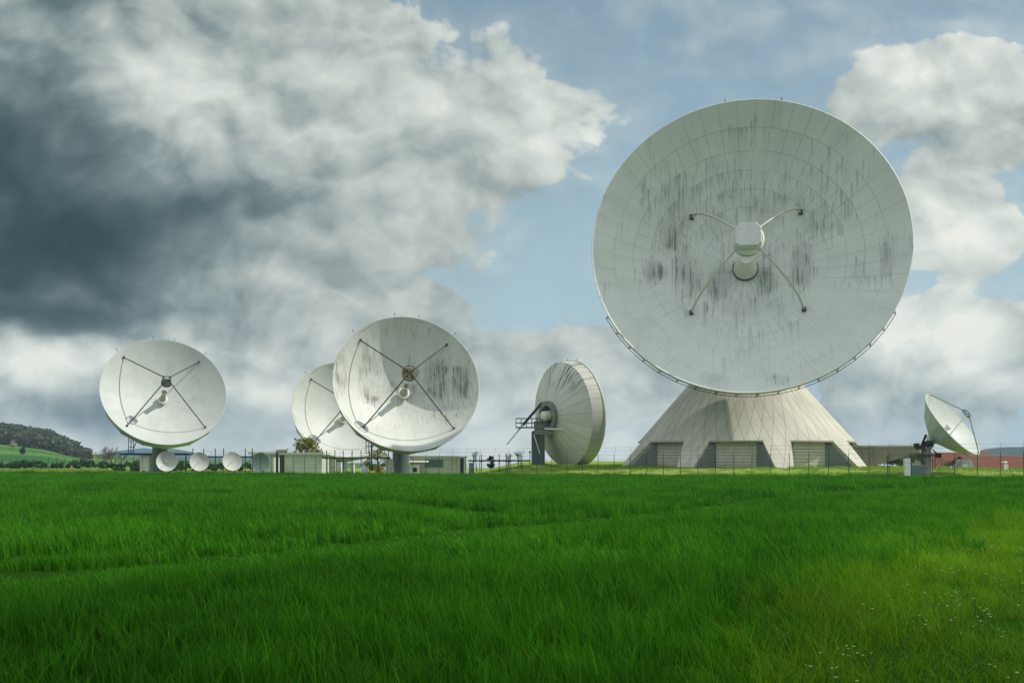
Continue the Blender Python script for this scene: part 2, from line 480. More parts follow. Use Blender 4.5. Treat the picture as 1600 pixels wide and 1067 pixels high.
SHELL = cone_mat()
def concrete(name, col, board=0.0, dirt=.5, slat=0.0):
    m, g = newmat(name); p = g.coord('Object'); x, y, z = g.sep(p)
    n = g.noise(p, .7, 7, .62); st = g.noise(g.map(p, scale=(2.2, 2.2, .22)), 1.6, 5, .65)
    c = g.vm('SCALE', col, scale=g.ss(n, .25, .75, .78, 1.16, lin=True))
    c = g.mix(g.ss(st, .45, .75) * dirt, c, tuple(q * .45 for q in col))
    h = n * .4
    if slat:
        f = g.m('FRACT', z / slat); e = g.m('MINIMUM', f, 1.0 - f)
        l = g.ss(e, .05, .12, 1.0, 0.0)
        c = g.mix(l * .75, c, tuple(q * .25 for q in col)); h = h - l * .8
    g.pbr(c, .8, 0, .25, g.bump(h, .4, .05))
    return m
CONC = concrete('ramp_concrete', (.235, .215, .175), dirt=.6)
SLAT = concrete('dark_slats', (.20, .22, .21), slat=.22, dirt=.3)
DOOR = concrete('roller_door', (.50, .485, .41), slat=.34, dirt=.25)
SHEDWALL = concrete('ribbed_panel', (.55, .59, .51), dirt=.25)

def tile_mat():
    m, g = newmat('roof_tiles'); p = g.coord('Object'); x, y, z = g.sep(p)
    f = g.m('FRACT', z * 3.2); l = g.ss(f, .0, .2, 1, 0)
    wn = g.voro(g.map(p, scale=(3, 3, 3.2)), 1.0, out='Color')
    c = g.mix(g.noise(p, .6, 6, .65), (.095, .032, .017), (.165, .060, .029))
    c = g.mix(.35, c, g.mix(g.sep(wn)[0], (.075, .026, .016), (.21, .080, .042)))
    c = g.mix(l * .5, c, (.06, .02, .012))
    g.pbr(c, .8, 0, .2); return m
TILE = tile_mat()
TILE_B = simple('old_roof_tiles', (.11, .062, .045), .85, var=.25, scale=2.0, dirt=.4)
PLASTER = simple('gable_plaster', (.33, .36, .35), .8, var=.1, dirt=.3)

def leaf_mat(name, a, b, tr=.35, scale=.4, rough=.6):
    """leaf: two greens by tuft and by leaf, light passing through"""
    m, g = newmat(name)
    t = g.sep(g.attr('tint'))[0]
    n = g.noise(g.pos(), scale, 4, .6)
    c = g.mix(g.clamp(t * .55 + g.ss(n, .3, .7) * .45), a, b)
    d = g.node('ShaderNodeBsdfPrincipled'); g.put(d.inputs['Base Color'], c); d.inputs['Roughness'].default_value = rough
    d.inputs['Specular IOR Level'].default_value = .25
    tn = g.node('ShaderNodeBsdfTranslucent'); g.put(tn.inputs[0], c)
    mx = g.node('ShaderNodeMixShader'); mx.inputs[0].default_value = tr
    g.t.links.new(d.outputs[0], mx.inputs[1]); g.t.links.new(tn.outputs[0], mx.inputs[2])
    o = g.node('ShaderNodeOutputMaterial'); g.t.links.new(mx.outputs[0], o.inputs[0])
    return m
BARK = simple('bark', (.060, .048, .036), .9, var=.3, scale=6)
# ---------------------------------------------------------------- antennas
def paraboloid(R, d, nr, na, r0=0.0):
    return [(R * (r0 + (1 - r0) * i / nr), d * ((r0 + (1 - r0) * i / nr) ** 2 - 1)) for i in range(nr + 1)]

def big_antenna():
    Y = 101.0
    c = at(1168, 377.5, Y); R = 244.0 / FPX * Y; n = aim(-11.5, 11.8)
    axis = Vector((atx(1163, 113), 113.0, .2))
    root = thing('giant_dish_antenna', axis + Vector((0, 0, 11.3)),
                 'giant white dish antenna streaked with black grime on the conical concrete base', 'satellite dish')
    M = Matrix.Translation(-root.location) @ frame(n, c)
    d = .47 * R
    mat = dish_mat('giant_dish_panels', R, (.17, .30, .42, .53, .64, .745, .865), 50, 25, .42, seam=.28, amount=1.0, seed=1.3,
        streaks=((-.38, -.04, .18, .30, 1.15), (-.60, -.06, .14, .16, 1.05), (-.52, .20, .18, .22, .85), (.36, -.02, .12, .26, 1.12), (-.02, .36, .60, .34, .80), (.42, .36, .30, .28, .78), (-.45, .42, .34, .30, .85),
                 (-.17, -.08, .15, .32, 1.12), (.02, -.28, .42, .18, .75), (.14, -.10, .12, .22, 1.05), (.0, .12, .45, .22, .70), (.0, -.60, .40, .22, .40), (-.20, -.90, .16, .10, .85), (.18, -.90, .14, .10, .85), (.86, -.12, .06, .22, .95), (.70, -.12, .06, .16, .85)))
    b = MB(); b.lathe(paraboloid(R, d, 22, 0, .055), 100)
    b.lathe([(R, 0), (R * 1.004, -.05), (R * 1.003, -.30), (R * .99, -.34)], 100)
    b.build('reflector', mat, root, 40, M)
    b = MB(); b.lathe([(R * .99, -.32), (R * .75, -d * .60), (R * .5, -d * .95 - .5), (R * .22, -d - 1.5), (R * .2, -d - 1.9)], 50)
    b.build('back_shell', PANEL2, root, 20, M)
    # radial ribs and hub behind
    b = MB()
    for k in range(24):
        a = 2 * PI * k / 24
        u = Vector((math.cos(a), math.sin(a), 0))
        b.bar(u * R * .93 + Vector((0, 0, -1.9)), u * R * .24 + Vector((0, 0, -d - 2.0)), .16, .5)
    b.build('back_rib', STEEL_G, root, None, M)
    b = MB(); b.lathe([(.2 * R, -d - 1.2), (.2 * R, -d - 3.2), (.13 * R, -d - 3.6), (0, -d - 3.6)], 24)
    b.build('hub', STEEL_G, root, 30, M)
    b = MB()   # yoke between hub and turntable
    hub = M @ Vector((0, 0, -d - 2.6)); base = Vector((0, 0, 0))
    for sx in (-1, 1):
        t = hub + Vector((sx * 2.7, .4, 0))
        b.bar(base + Vector((sx * 2.9, -1.6, 0)), t, 1.0, 1.3); b.bar(base + Vector((sx * 2.9, 2.4, 0)), t, .9, 1.1)
    b.cyl(hub + Vector((-3.4, .4, 0)), hub + Vector((3.4, .4, 0)), .8, n=20)
    b.cyl((0, 0, .02), (0, 0, .95), 3.5, n=32)
    b.build('yoke', STEEL_G, root, 40)
    # feed horn out of the vertex
    v0 = -d
    b = MB(); b.lathe([(.115 * R * .70, v0 - .2), (.115 * R * .70, v0 + .35), (.060 * R, v0 + .195 * R), (.045 * R, v0 + .22 * R), (.030 * R, v0 + .20 * R), (0, v0 + .19 * R)], 32)
    fh = b.build('feed_horn', FEEDW, root, 40, M)
    b = MB(); b.lathe([(.0815 * R, v0 + .22), (.0875 * R, v0 + .18), (.0875 * R, v0 + .26), (.0815 * R, v0 + .28)], 32)
    b.build('collar', BLACK, fh, 40)
    # subreflector with the boxy housing in front of it
    h = v0 + .475 * R
    b = MB(); b.lathe([(.090 * R, h + .006 * R), (.104 * R, h + .012 * R), (.104 * R, h + .035 * R), (.095 * R, h + .05 * R), (0, h + .05 * R)], 40)
    sr = b.build('subreflector', FEEDW, root, 40, M)
    b = MB(); b.lathe([(0, h - .092 * R), (.04 * R, h - .086 * R), (.072 * R, h - .066 * R), (.090 * R, h - .036 * R), (.095 * R, h + .008 * R)], 40); b.build('mirror', MIRROR_SHADE, sr, 60)
    b = MB(); w = .082 * R
    oc = []
    for k in range(8):
        sx, sy = ((1, .55), (.62, 1), (-.62, 1), (-1, .55), (-1, -.72), (-.70, -1), (.70, -1), (1, -.72))[k]
        oc.append((sx * w, sy * w * .95))
    z0, z1 = h + .045 * R, h + .118 * R
    vs = [(x * 1.0, y * 1.0, z0) for x, y in oc] + [(x, y, z1 - .12) for x, y in oc] + [(x * .95, y * .95, z1) for x, y in oc]
    fs = [tuple(range(16, 24))] + [tuple(reversed(range(8)))]
    for j in (0, 8):
        for k in range(8): fs.append((j + k, j + (k + 1) % 8, j + 8 + (k + 1) % 8, j + 8 + k))
    b.add(vs, fs)
    b.build('feed_housing', HOUSING, root, None, M)
    # four bowed arms
    for (sx, sy, rr) in ((-.36, .345, 0), (.36, .345, 0), (-.36, -.345, 0), (.37, -.345, 0)):
        b = MB()
        P0 = Vector((sx * R, sy * R, d * (sx * sx + sy * sy - 1)))
        P2 = Vector((sx * .17 * R, sy * .17 * R, h + .045 * R))
        u = (P2 - P0); u.z = 0
        P1 = P0 + u * .16 + Vector((0, 0, .285 * R))
        pts = [P0 * (1 - t) ** 2 + P1 * 2 * t * (1 - t) + P2 * t * t for t in [i / 14 for i in range(15)]]
        for i in range(14):
            b.bar(pts[i], pts[i] + (pts[i + 1] - pts[i]) * 1.03, .15, .25)
        arm = b.build('support_arm', STRUT, root, 50, M)
        b = MB(); b.box(P0 + Vector((0, 0, .12)), (.40, .5, .38)); b.build('foot', STEEL_D, arm)
    # catwalk cable and stand-offs round the lower rim
    b = MB()
    angs = [R_(208 + 7.2 * k) for k in range(18)]
    pts = [Vector((math.cos(a) * (R + .30), math.sin(a) * (R + .30), -.50)) for a in angs]
    b.tube([Vector((math.cos(angs[0]) * R, math.sin(angs[0]) * R, -.2))] + pts + [Vector((math.cos(angs[-1]) * R, math.sin(angs[-1]) * R, -.2))], .035, 6)
    pts2 = [Vector((math.cos(a) * (R + .06), math.sin(a) * (R + .06), -.42)) for a in angs]
    b.tube(pts2, .028, 6)
    for a, p in zip(angs, pts):
        q = Vector((math.cos(a) * (R - .1), math.sin(a) * (R - .1), -.25))
        b.tube([q, p], .035, 6)
        a2 = a + R_(1.4); b.tube([Vector((math.cos(a2) * (R - .1), math.sin(a2) * (R - .1), -.25)), p], .035, 6)
    b.build('rim_railing', STEEL_D, root, None, M)
    for a in (98, 77):
        b = MB(); p = Vector((math.cos(R_(a)) * R, math.sin(R_(a)) * R, -.1)); b.tube([p, p + Vector((0, .45, 0))], .04, 6); b.build('lightning_rod', STEEL_D, root, None, M)

MIRROR_SHADE = simple('shaded_mirror', (.055, .068, .055), .5, var=.3, scale=1.5, dirt=.6)  # drum's shaded green lower side put into the base colour, plus rain streaks
HOUSING = simple('weathered_housing', (.60, .62, .60), .6, var=.10, scale=1.0, dirt=.75)

def base_building():
    axis = Vector((atx(1163, 113), 113.0, .12))
    root = thing('conical_base_building', axis, 'cone-shaped concrete building with splayed legs and roller doors under the giant dish', 'building')
    root.rotation_euler = (0, 0, -math.atan2(axis.x, axis.y))
    HL, RL, RG, HT = 2.85, 11.9, 14.55, 11.5
    slope = (RG - RL) / HL
    RT = RL - (HT - HL) * .868
    def pt(a, r, z): return Vector((math.sin(a) * r, -math.cos(a) * r, z))
    per = R_(40); c0 = R_(-4.2); wl, wg = R_(13.1), R_(16.6)
    b = MB()
    # closed cone above the lintel
    na = 108; rows = 10
    vs, fs = [], []
    for i in range(rows + 1):
        z = HL + (HT - HL) * i / rows; r = RL + (RT - RL) * i / rows
        for k in range(na): vs.append(pt(c0 - wl + 2 * PI * k / na, r, z))
    for i in range(rows):
        for k in range(na):
            k2 = (k + 1) % na
            fs.append((i * na + k, i * na + k2, (i + 1) * na + k2, (i + 1) * na + k))
    o = len(vs)
    for k in range(na): vs.append(pt(c0 - wl + 2 * PI * k / na, RL - .9, HL - .003))
    for k in range(na): vs.append(pt(c0 - wl + 2 * PI * k / na, RL, HL))
    for k in range(na):
        k2 = (k + 1) % na; fs.append((o + k, o + k2, o + na + k2, o + na + k))
    vs.append(Vector((0, 0, HT))); t = len(vs) - 1
    for k in range(na): fs.append((rows * na + k, rows * na + (k + 1) % na, t))
    b.add(vs, fs)
    # legs: the shell carried on down between the openings
    for j in range(9):
        ca = c0 + per * j + per / 2
        hl, hg = per / 2 - wl, per / 2 - wg
        sub = 6
        vs, fs = [], []
        for i in range(sub + 1):
            f = i / sub; z = HL * (1 - f) - .5 * f; r = RL + (HL - z) * slope; ha = hl + (hg - hl) * (HL - z) / HL
            for s in (-1, -.33, .33, 1): vs.append(pt(ca + ha * s, r, z))
            for s in (1, -1): vs.append(pt(ca + ha * s * 1.02, r - .75, z))
        for i in range(sub):
            for k in range(6):
                k2 = (k + 1) % 6; fs.append((i * 6 + k2, i * 6 + k, (i + 1) * 6 + k, (i + 1) * 6 + k2))
        b.add(vs, fs)
    b.build('shell', SHELL, root, 25)
    # lintel edge over each bay
    for j in range(9):
        ca = c0 + per * j
        b = MB(); vs = []; fs = []
        for k in range(9):
            a = ca - wl + 2 * wl * k / 8
            for (dr, dz) in ((.06, .06), (.06, -.12), (-.5, -.12), (-.5, .06)): vs.append(pt(a, RL + dr, HL + dz))
        for k in range(8):
            for q in range(4):
                q2 = (q + 1) % 4; fs.append((k * 4 + q, k * 4 + q2, (k + 1) * 4 + q2, (k + 1) * 4 + q))
        b.add(vs, fs); b.build('lintel', CONC_L, root, 30)
        # reveal walls
        da = R_(10.3); rd = RL - .55
        for s in (-1, 1):
            b = MB()
            A0, A1 = pt(ca + da * s, rd, -.4), pt(ca + da * s, rd, HL - .13)
            rb = RL + (HL + .4) * slope - .35
            hg = wl + (wg - wl) * (HL + .4) / HL
            B0, B1 = pt(ca + hg * s * 1.015, rb, -.4), pt(ca + wl * s * 1.015, RL - .3, HL - .13)
            off = pt(ca, 1, 0) * -.12
            q = [A0, B0, B1, A1]; b.add(q + [p + off for p in q], [(0, 1, 2, 3), (7, 6, 5, 4), (0, 4, 5, 1), (1, 5, 6, 2), (2, 6, 7, 3), (3, 7, 4, 0)])
            b.build('reveal_wall', SLAT, root, None)
        b = MB(); da = R_(10.25)
        P = [pt(ca - da, rd - .02, -.4), pt(ca + da, rd - .02, -.4), pt(ca + da, rd - .02, HL - .14), pt(ca - da, rd - .02, HL - .14)]
        off = pt(ca, 1, 0) * -.15
        b.add(P + [p + off for p in P], [(0, 1, 2, 3), (7, 6, 5, 4), (0, 4, 5, 1), (1, 5, 6, 2), (2, 6, 7, 3), (3, 7, 4, 0)])
        b.build('roller_door', DOOR, root, None)
CONC_L = concrete('lintel_concrete', (.36, .35, .30), dirt=.4)

def medium_antenna(px, py, Y, R, n, label, mat, gz, feed='ring', ladder=False, depth=.44, streak=None):
    c = at(px, py, Y)
    N = Vector(n)
    hub = c - N * (.72 * R)
    root = thing('dish_antenna', Vector((hub.x, hub.y, gz)), label, 'satellite dish', 'dish antennas on round pedestals')
    M = Matrix.Translation(-root.location) @ frame(N, c)
    d = depth * R
    b = MB(); b.lathe(paraboloid(R, d, 18, 0), 96); b.lathe([(R, 0), (R * 1.006, -.03), (R * 1.004, -.16), (R * .985, -.18)], 96)
    b.build('reflector', mat, root, 40, M)
    b = MB(); b.lathe([(R * .985, -.17), (R * .97, -.23 * R), (R * .2, -.62 * R), (R * .2, -.72 * R), (0, -.72 * R)], 16)
    b.build('back_shell', PANEL2, root, 15, M)
    # apex
    ap = -d + .735 * R
    att = [(-.60, .66), (.60, .63), (-.60, -.62), (.62, -.64)]
    for sx, sy in att:
        rr = sx * sx + sy * sy
        P0 = Vector((sx * R, sy * R, d * (rr - 1))); P1 = Vector((sx * .05 * R, sy * .05 * R, ap))
        b = MB(); b.tube([P0, P1], .068, 8); s_ = b.build('support_leg', STEEL_D, root, 40, M)
        b = MB(); b.box(P0 + Vector((0, 0, .1)), (.22, .22, .22)); b.build('foot', STEEL_D, s_)
    b = MB()
    if feed == 'ring':
        b.lathe([(0, ap - .10 * R), (.06 * R, ap - .085 * R), (.098 * R, ap - .06 * R), (.098 * R, ap - .04 * R), (.05 * R, ap - .03 * R), (0, ap - .03 * R)], 24)
        b.lathe([(.095 * R, ap + .02), (.11 * R, ap + .02), (.11 * R, ap + .12), (.095 * R, ap + .12)], 24)
        for k in range(4):
            a = PI / 4 + k * PI / 2
            b.tube([(math.cos(a) * .1 * R, math.sin(a) * .1 * R, ap - .05 * R), (math.cos(a) * .1 * R, math.sin(a) * .1 * R, ap + .06)], .05, 6)
        b.build('subreflector', STEEL_RUST, root, 40, M)
    else:
        for sx in (-1, 1):
            for sy in (-1, 1):
                b.tube([(sx * .055 * R, sy * .055 * R, ap - .12 * R), (sx * .055 * R, sy * .055 * R, ap + .02)], .06, 6)
        for z in (ap - .12 * R, ap):
            for k in range(4):
                q = [(-1, -1), (1, -1), (1, 1), (-1, 1)]
                a, e = q[k], q[(k + 1) % 4]
                b.tube([(a[0] * .055 * R, a[1] * .055 * R, z), (e[0] * .055 * R, e[1] * .055 * R, z)], .055, 6)
        b.lathe([(0, ap - .15 * R), (.07 * R, ap - .135 * R), (.085 * R, ap - .12 * R), (0, ap - .115 * R)], 20)
        b.build('subreflector', STEEL_D, root, 40, M)
    b = MB(); b.lathe([(.060 * R, -d - .05), (.060 * R, -d + .09 * R), (.048 * R, -d + .10 * R), (.034 * R, -d + .27 * R), (.044 * R, -d + .31 * R), (.030 * R, -d + .30 * R), (0, -d + .2 * R)], 24)
    fh = b.build('feed_horn', FEED_D, root, 40, M)
    b = MB(); b.lathe([(.061 * R, -d + .045 * R), (.082 * R, -d + .05 * R), (.082 * R, -d + .08 * R), (.061 * R, -d + .085 * R)], 24); b.build('collar', FEEDW, fh, 40)
    # pedestal
    ht = hub.z - gz
    b = MB(); b.lathe([(1.08, -.3), (1.0, .25), (.95, .3), (.95, ht - .5), (1.2, ht - .4), (1.2, ht + .5), (0, ht + .5)], 28)
    b.build('pedestal', PED, root, 35)
    b = MB()
    Hl = M @ Vector((0, 0, -.70 * R)); b.bar((0, 0, ht), Hl, 1.5, 1.5); b.bar((-.9, .3, ht * .72), M @ Vector((-.35 * R, -.3 * R, -.55 * R)), .18); b.bar((.9, .3, ht * .72), M @ Vector((.35 * R, -.3 * R, -.55 * R)), .18)
    b.build('yoke', STEEL_G, root)
    for a in (97, 78, 133, 47):
        b = MB(); p = Vector((math.cos(R_(a)) * R, math.sin(R_(a)) * R, -.08)); q = Vector((math.cos(R_(a)), math.sin(R_(a)), -.1)) * .42
        b.tube([p, p + q], .022, 5); b.tube([p + q, p + q + Vector((.08, .12, 0))], .045, 5); b.build('lightning_rod', STEEL_D, root, None, M)
    return root, M
STEEL_RUST = simple('rusty_steel', (.10, .085, .045), .6, .2, var=.4, scale=3, dirt=.5)
FEED_D = simple('feed_stained', (.36, .35, .28), .6, var=.25, scale=1.5, dirt=.8)

big_antenna()
base_building()
# three look-alikes; they stand on round pedestals
mA = dish_mat('dish_panels_clean', 8, (.33, .66), 24, 12, .33, seam=.10, amount=.36, seed=4.2, speck=.2, base=(.455, .485, .465),
    streaks=((-.35, .02, .45, .40, .62), (.30, .02, .45, .36, .66), (.65, .10, .3, .4, .5), (0, -.5, .5, .3, .4)))
mB = dish_mat('dish_panels_grimy', 8, (.33, .66), 24, 12, .33, seam=.08, amount=1.05, seed=2.6, speck=.5, base=(.535, .56, .525),
    streaks=((.46, .20, .34, .56, 1.15), (.78, .10, .24, .46, 1.1), (-.45, .30, .34, .40, .95), (.20, .02, .26, .34, .85), (-.45, .02, .34, .42, 1.15), (-.53, .45, .12, .36, 1.1), (-.88, .14, .16, .50, 1.1), (-.22, .05, .24, .34, 1.0), (.15, -.30, .60, .34, .62), (.62, -.38, .34, .40, .68), (-.3, -.5, .5, .3, .4)))
mC = dish_mat('dish_panels_pale', 8, (.33, .66), 24, 12, .33, seam=.08, amount=.32, seed=7.7, speck=.25, base=(.48, .505, .485), streaks=((-.6, .05, .2, .4, .4), (.1, -.3, .4, .3, .4)))
rA, MA = medium_antenna(257, 610.5, 125.7, 7.6, aim(26.0, 26.5), 'clean white dish antenna on a dark pedestal behind the four small round dishes', mA, -1.2, 'cage', depth=.36)
rB, MB_ = medium_antenna(636, 597, 108.7, 8.0, aim(13.5, 20.5), 'white dish antenna with heavy black streaks, overlapping a second dish behind it', mB, -1.0, 'ring')
rC, MC_ = medium_antenna(541, 639, 148.0, 8.0, aim(18, 25), 'pale dish antenna partly hidden behind the black-streaked dish', mC, -1.3, 'ring', depth=.47)

# access ladders hanging beside the pedestals
def ladder(root, x0, x1, y, z0, z1, n, brace=None):
    b = MB()
    L = root.location
    for x in (x0, (x0 + x1) / 2, x1): b.tube([Vector((x, y, z0)) - L, Vector((x, y, z1)) - L], .05, 6)
    for k in range(n):
        z = z0 + .1 + (z1 - z0 - .2) * k / (n - 1); b.tube([Vector((x0, y, z)) - L, Vector((x1, y, z)) - L], .04, 6)
    if brace: b.tube([Vector(brace[0]) - L, Vector(brace[1]) - L], .06, 6)
    b.build('ladder', STEEL_D, root)
p = at(201, 708, 129); q = at(208.5, 681, 129)
ladder(rA, p.x, q.x, 129, p.z, q.z + .8, 5, (at(208.5, 701, 129), at(214, 688, 129)))
p = at(572, 709, 113); q = at(580.5, 684, 113)
ladder(rB, p.x, q.x, 113, p.z, q.z + .8, 4, (at(580, 701, 113), at(587, 690, 113)))
b = MB(); p = at(580.5, 735, 113); b.tube([p - rB.location, at(580.5, 690, 113) - rB.location], .085, 8); b.build('ladder_post', GREEN_D, rB)

def turned_antenna():
    Y, R = 122.0, 6.45
    n = aim(119.7, 5.0)          # faces away to the right
    c = at(899, 646, Y)
    gz = .05
    hub = c - n * (.50 * R)
    root = thing('dish_antenna', Vector((atx(841, 121), 121.0, gz)), 'dish antenna turned away showing its ribbed white back and dark hub platform', 'satellite dish')
    M = Matrix.Translation(-root.location) @ frame(n, c)
    d = .40 * R
    b = MB(); b.lathe(paraboloid(R, d, 14, 0), 72); b.lathe([(R, 0), (R * 1.01, -.03), (R * 1.01, -.18), (R * .995, -.2)], 72)
    b.build('reflector', PANEL, root, 40, M)
    b = MB(); b.lathe([(R * .995, -.19), (R * .985, -.285 * R)], 72); rb = b.build('rim_band', BANDM, root, 40, M)
    b = MB(); b.lathe([(R * .985, -.285 * R), (R * .93, -.33 * R), (R * .27, -.57 * R), (R * .27, -.50 * R)], 72); b.build('back_shell', BACKM, root, 40, M)
    b = MB(); b.lathe([(R * .275, -.54 * R), (R * .28, -.64 * R), (R * .19, -.64 * R), (R * .19, -.50 * R), (0, -.50 * R)], 28, mi=0); b.build('hub_ring', STEEL_G, root, 30, M)
    b = MB(); b.lathe([(R * .095, -.50 * R), (R * .09, -.72 * R), (R * .05, -.76 * R), (0, -.76 * R)], 20); b.build('equipment_housing', FEEDW, root, 40, M)
    L = root.location
    b = MB(); t = at(841, 673, 121) - L
    b.box((t.x, 0, (t.z) / 2 - .1), (1.46, 1.3, t.z + .2)); b.box((t.x - .05, .0, t.z * .52), (1.52, 1.36, t.z * .9)); b.build('pedestal', PED_DG, root)
    b = MB()     # platform
    a0, a1 = at(806, 668, 121) - L, at(864, 668, 121) - L
    zc = a0.z
    b.box(((a0.x + a1.x) / 2, -.2, zc), (a1.x - a0.x, 2.2, .14))
    b.box(((a0.x + a1.x) / 2 + 1.1, -.2, zc - .45), (2.2, 1.6, .8)); b.box(((a0.x + a1.x) / 2 + .9, .2, zc + .4), (1.9, 1.3, .8))
    b.build('platform', STEEL_G, root)
    b = MB()
    for k in range(8):
        x = a0.x + (a1.x - a0.x) * k / 7
        for yy in (-1.3, .9): b.tube([(x, yy, zc), (x, yy, zc + 1.1)], .035, 6)
    for yy in (-1.3, .9):
        for zz in (.55, 1.1): b.tube([(a0.x, yy, zc + zz), (a1.x, yy, zc + zz)], .035, 6)
    for zz in (.55, 1.1): b.tube([(a0.x, -1.3, zc + zz), (a0.x, .9, zc + zz)], .035, 6)
    b.build('railing', STEEL_D, root)
    b = MB()
    P = at(792, 694, 119.5) - L; Q = at(817, 664, 120.6) - L; Q2 = at(847, 629, 121.5) - L
    b.tube([P, Q], .10, 8); j = b.build('actuator_screw', WHITE, root)
    b = MB(); b.tube([Q, Q2], .17, 8); b.build('actuator_sleeve', STEEL_D, root)
    b = MB(); b.tube([at(851, 670, 119.5) - L, at(885, 670.5, 118.5) - L], .10, 8); b.build('brace_arm', WHITE, root)
    b = MB(); b.tube([at(834, 678, 119.9) - L, at(843.5, 709, 119.9) - L], .06, 8); b.build('brace_arm', WHITE, root)
    b = MB()
    x0, x1 = (at(845.5, 673, 120) - L).x, (at(851, 673, 120) - L).x
    z1 = (at(845, 675, 120) - L).z
    for x in (x0, x1): b.tube([(x, -1.05, 0), (x, -1.05, z1)], .035, 6)
    for k in range(16): b.tube([(x0, -1.05, .25 + k * .3), (x1, -1.05, .25 + k * .3)], .022, 5)
    b.build('ladder', STEEL_G, root)
    for a in (102, 84):
        b = MB(); p = Vector((math.cos(R_(a)) * R, math.sin(R_(a)) * R, -.1)); b.tube([p, p + Vector((0, .35, 0))], .03, 5); b.build('lightning_rod', STEEL_D, root, None, M)
    b = MB()
    for sx, sy in ((-.6, .6), (.6, .6), (-.6, -.6), (.6, -.6)): b.tube([(sx * R, sy * R, d * (sx * sx + sy * sy - 1)), (0, 0, .2 * R)], .06, 6)
    b.lathe([(0, .16 * R), (.1 * R, .2 * R), (0, .24 * R)], 16)
    b.build('feed_tripod', STEEL_D, root, None, M)

def back_mat(name, base, amt, seams=24):
    m, g = newmat(name); p = g.map(g.coord('Object'), scale=(1 / 6.45,) * 3); x, y, z = g.sep(p)
    th = g.m('ARCTAN2', y, x); r = g.vm('LENGTH', g.comb(x, y, 0.0))
    f = g.m('ABSOLUTE', g.m('FRACT', th * (seams / (2 * PI))) - .5); f = (.5 - f) * r * (2 * PI / seams)
    ln = g.ss(f, .002, .008, 1, 0)
    wn = g.node('ShaderNodeTexWhiteNoise', noise_dimensions='1D'); g.put(wn.inputs['W'], g.m('FLOOR', th * (seams / (2 * PI))))
    sh = g.ss(S(g, wn.outputs[0]), 0, 1, .93, 1.04, lin=True)
    st = g.noise(g.comb(th * 9.0, r * 1.4, z), 1.6, 5, .62)
    top = g.ss(y, .25, .85) * g.ss(x, .55, -.2)
    c = g.vm('SCALE', base, scale=sh * g.ss(g.noise(p, 4, 5, .6), .25, .75, .93, 1.06, lin=True))
    c = g.mix(g.clamp(g.ss(st, .47, .58) * top * .85 * amt + g.ss(st, .55, .8) * .15), c, (.10, .11, .09))
    c = g.mix(ln * .55, c, (.16, .18, .15))
    g.pbr(c, .6, 0, .3); return m
BACKM = back_mat('turned_dish_back', (.57, .60, .555), 1.25)
BANDM = back_mat('turned_dish_band', (.47, .475, .43), .9)
PED_DG = simple('pedestal_slate', (.075, .105, .100), .6, var=.12, dirt=.3)
turned_antenna()

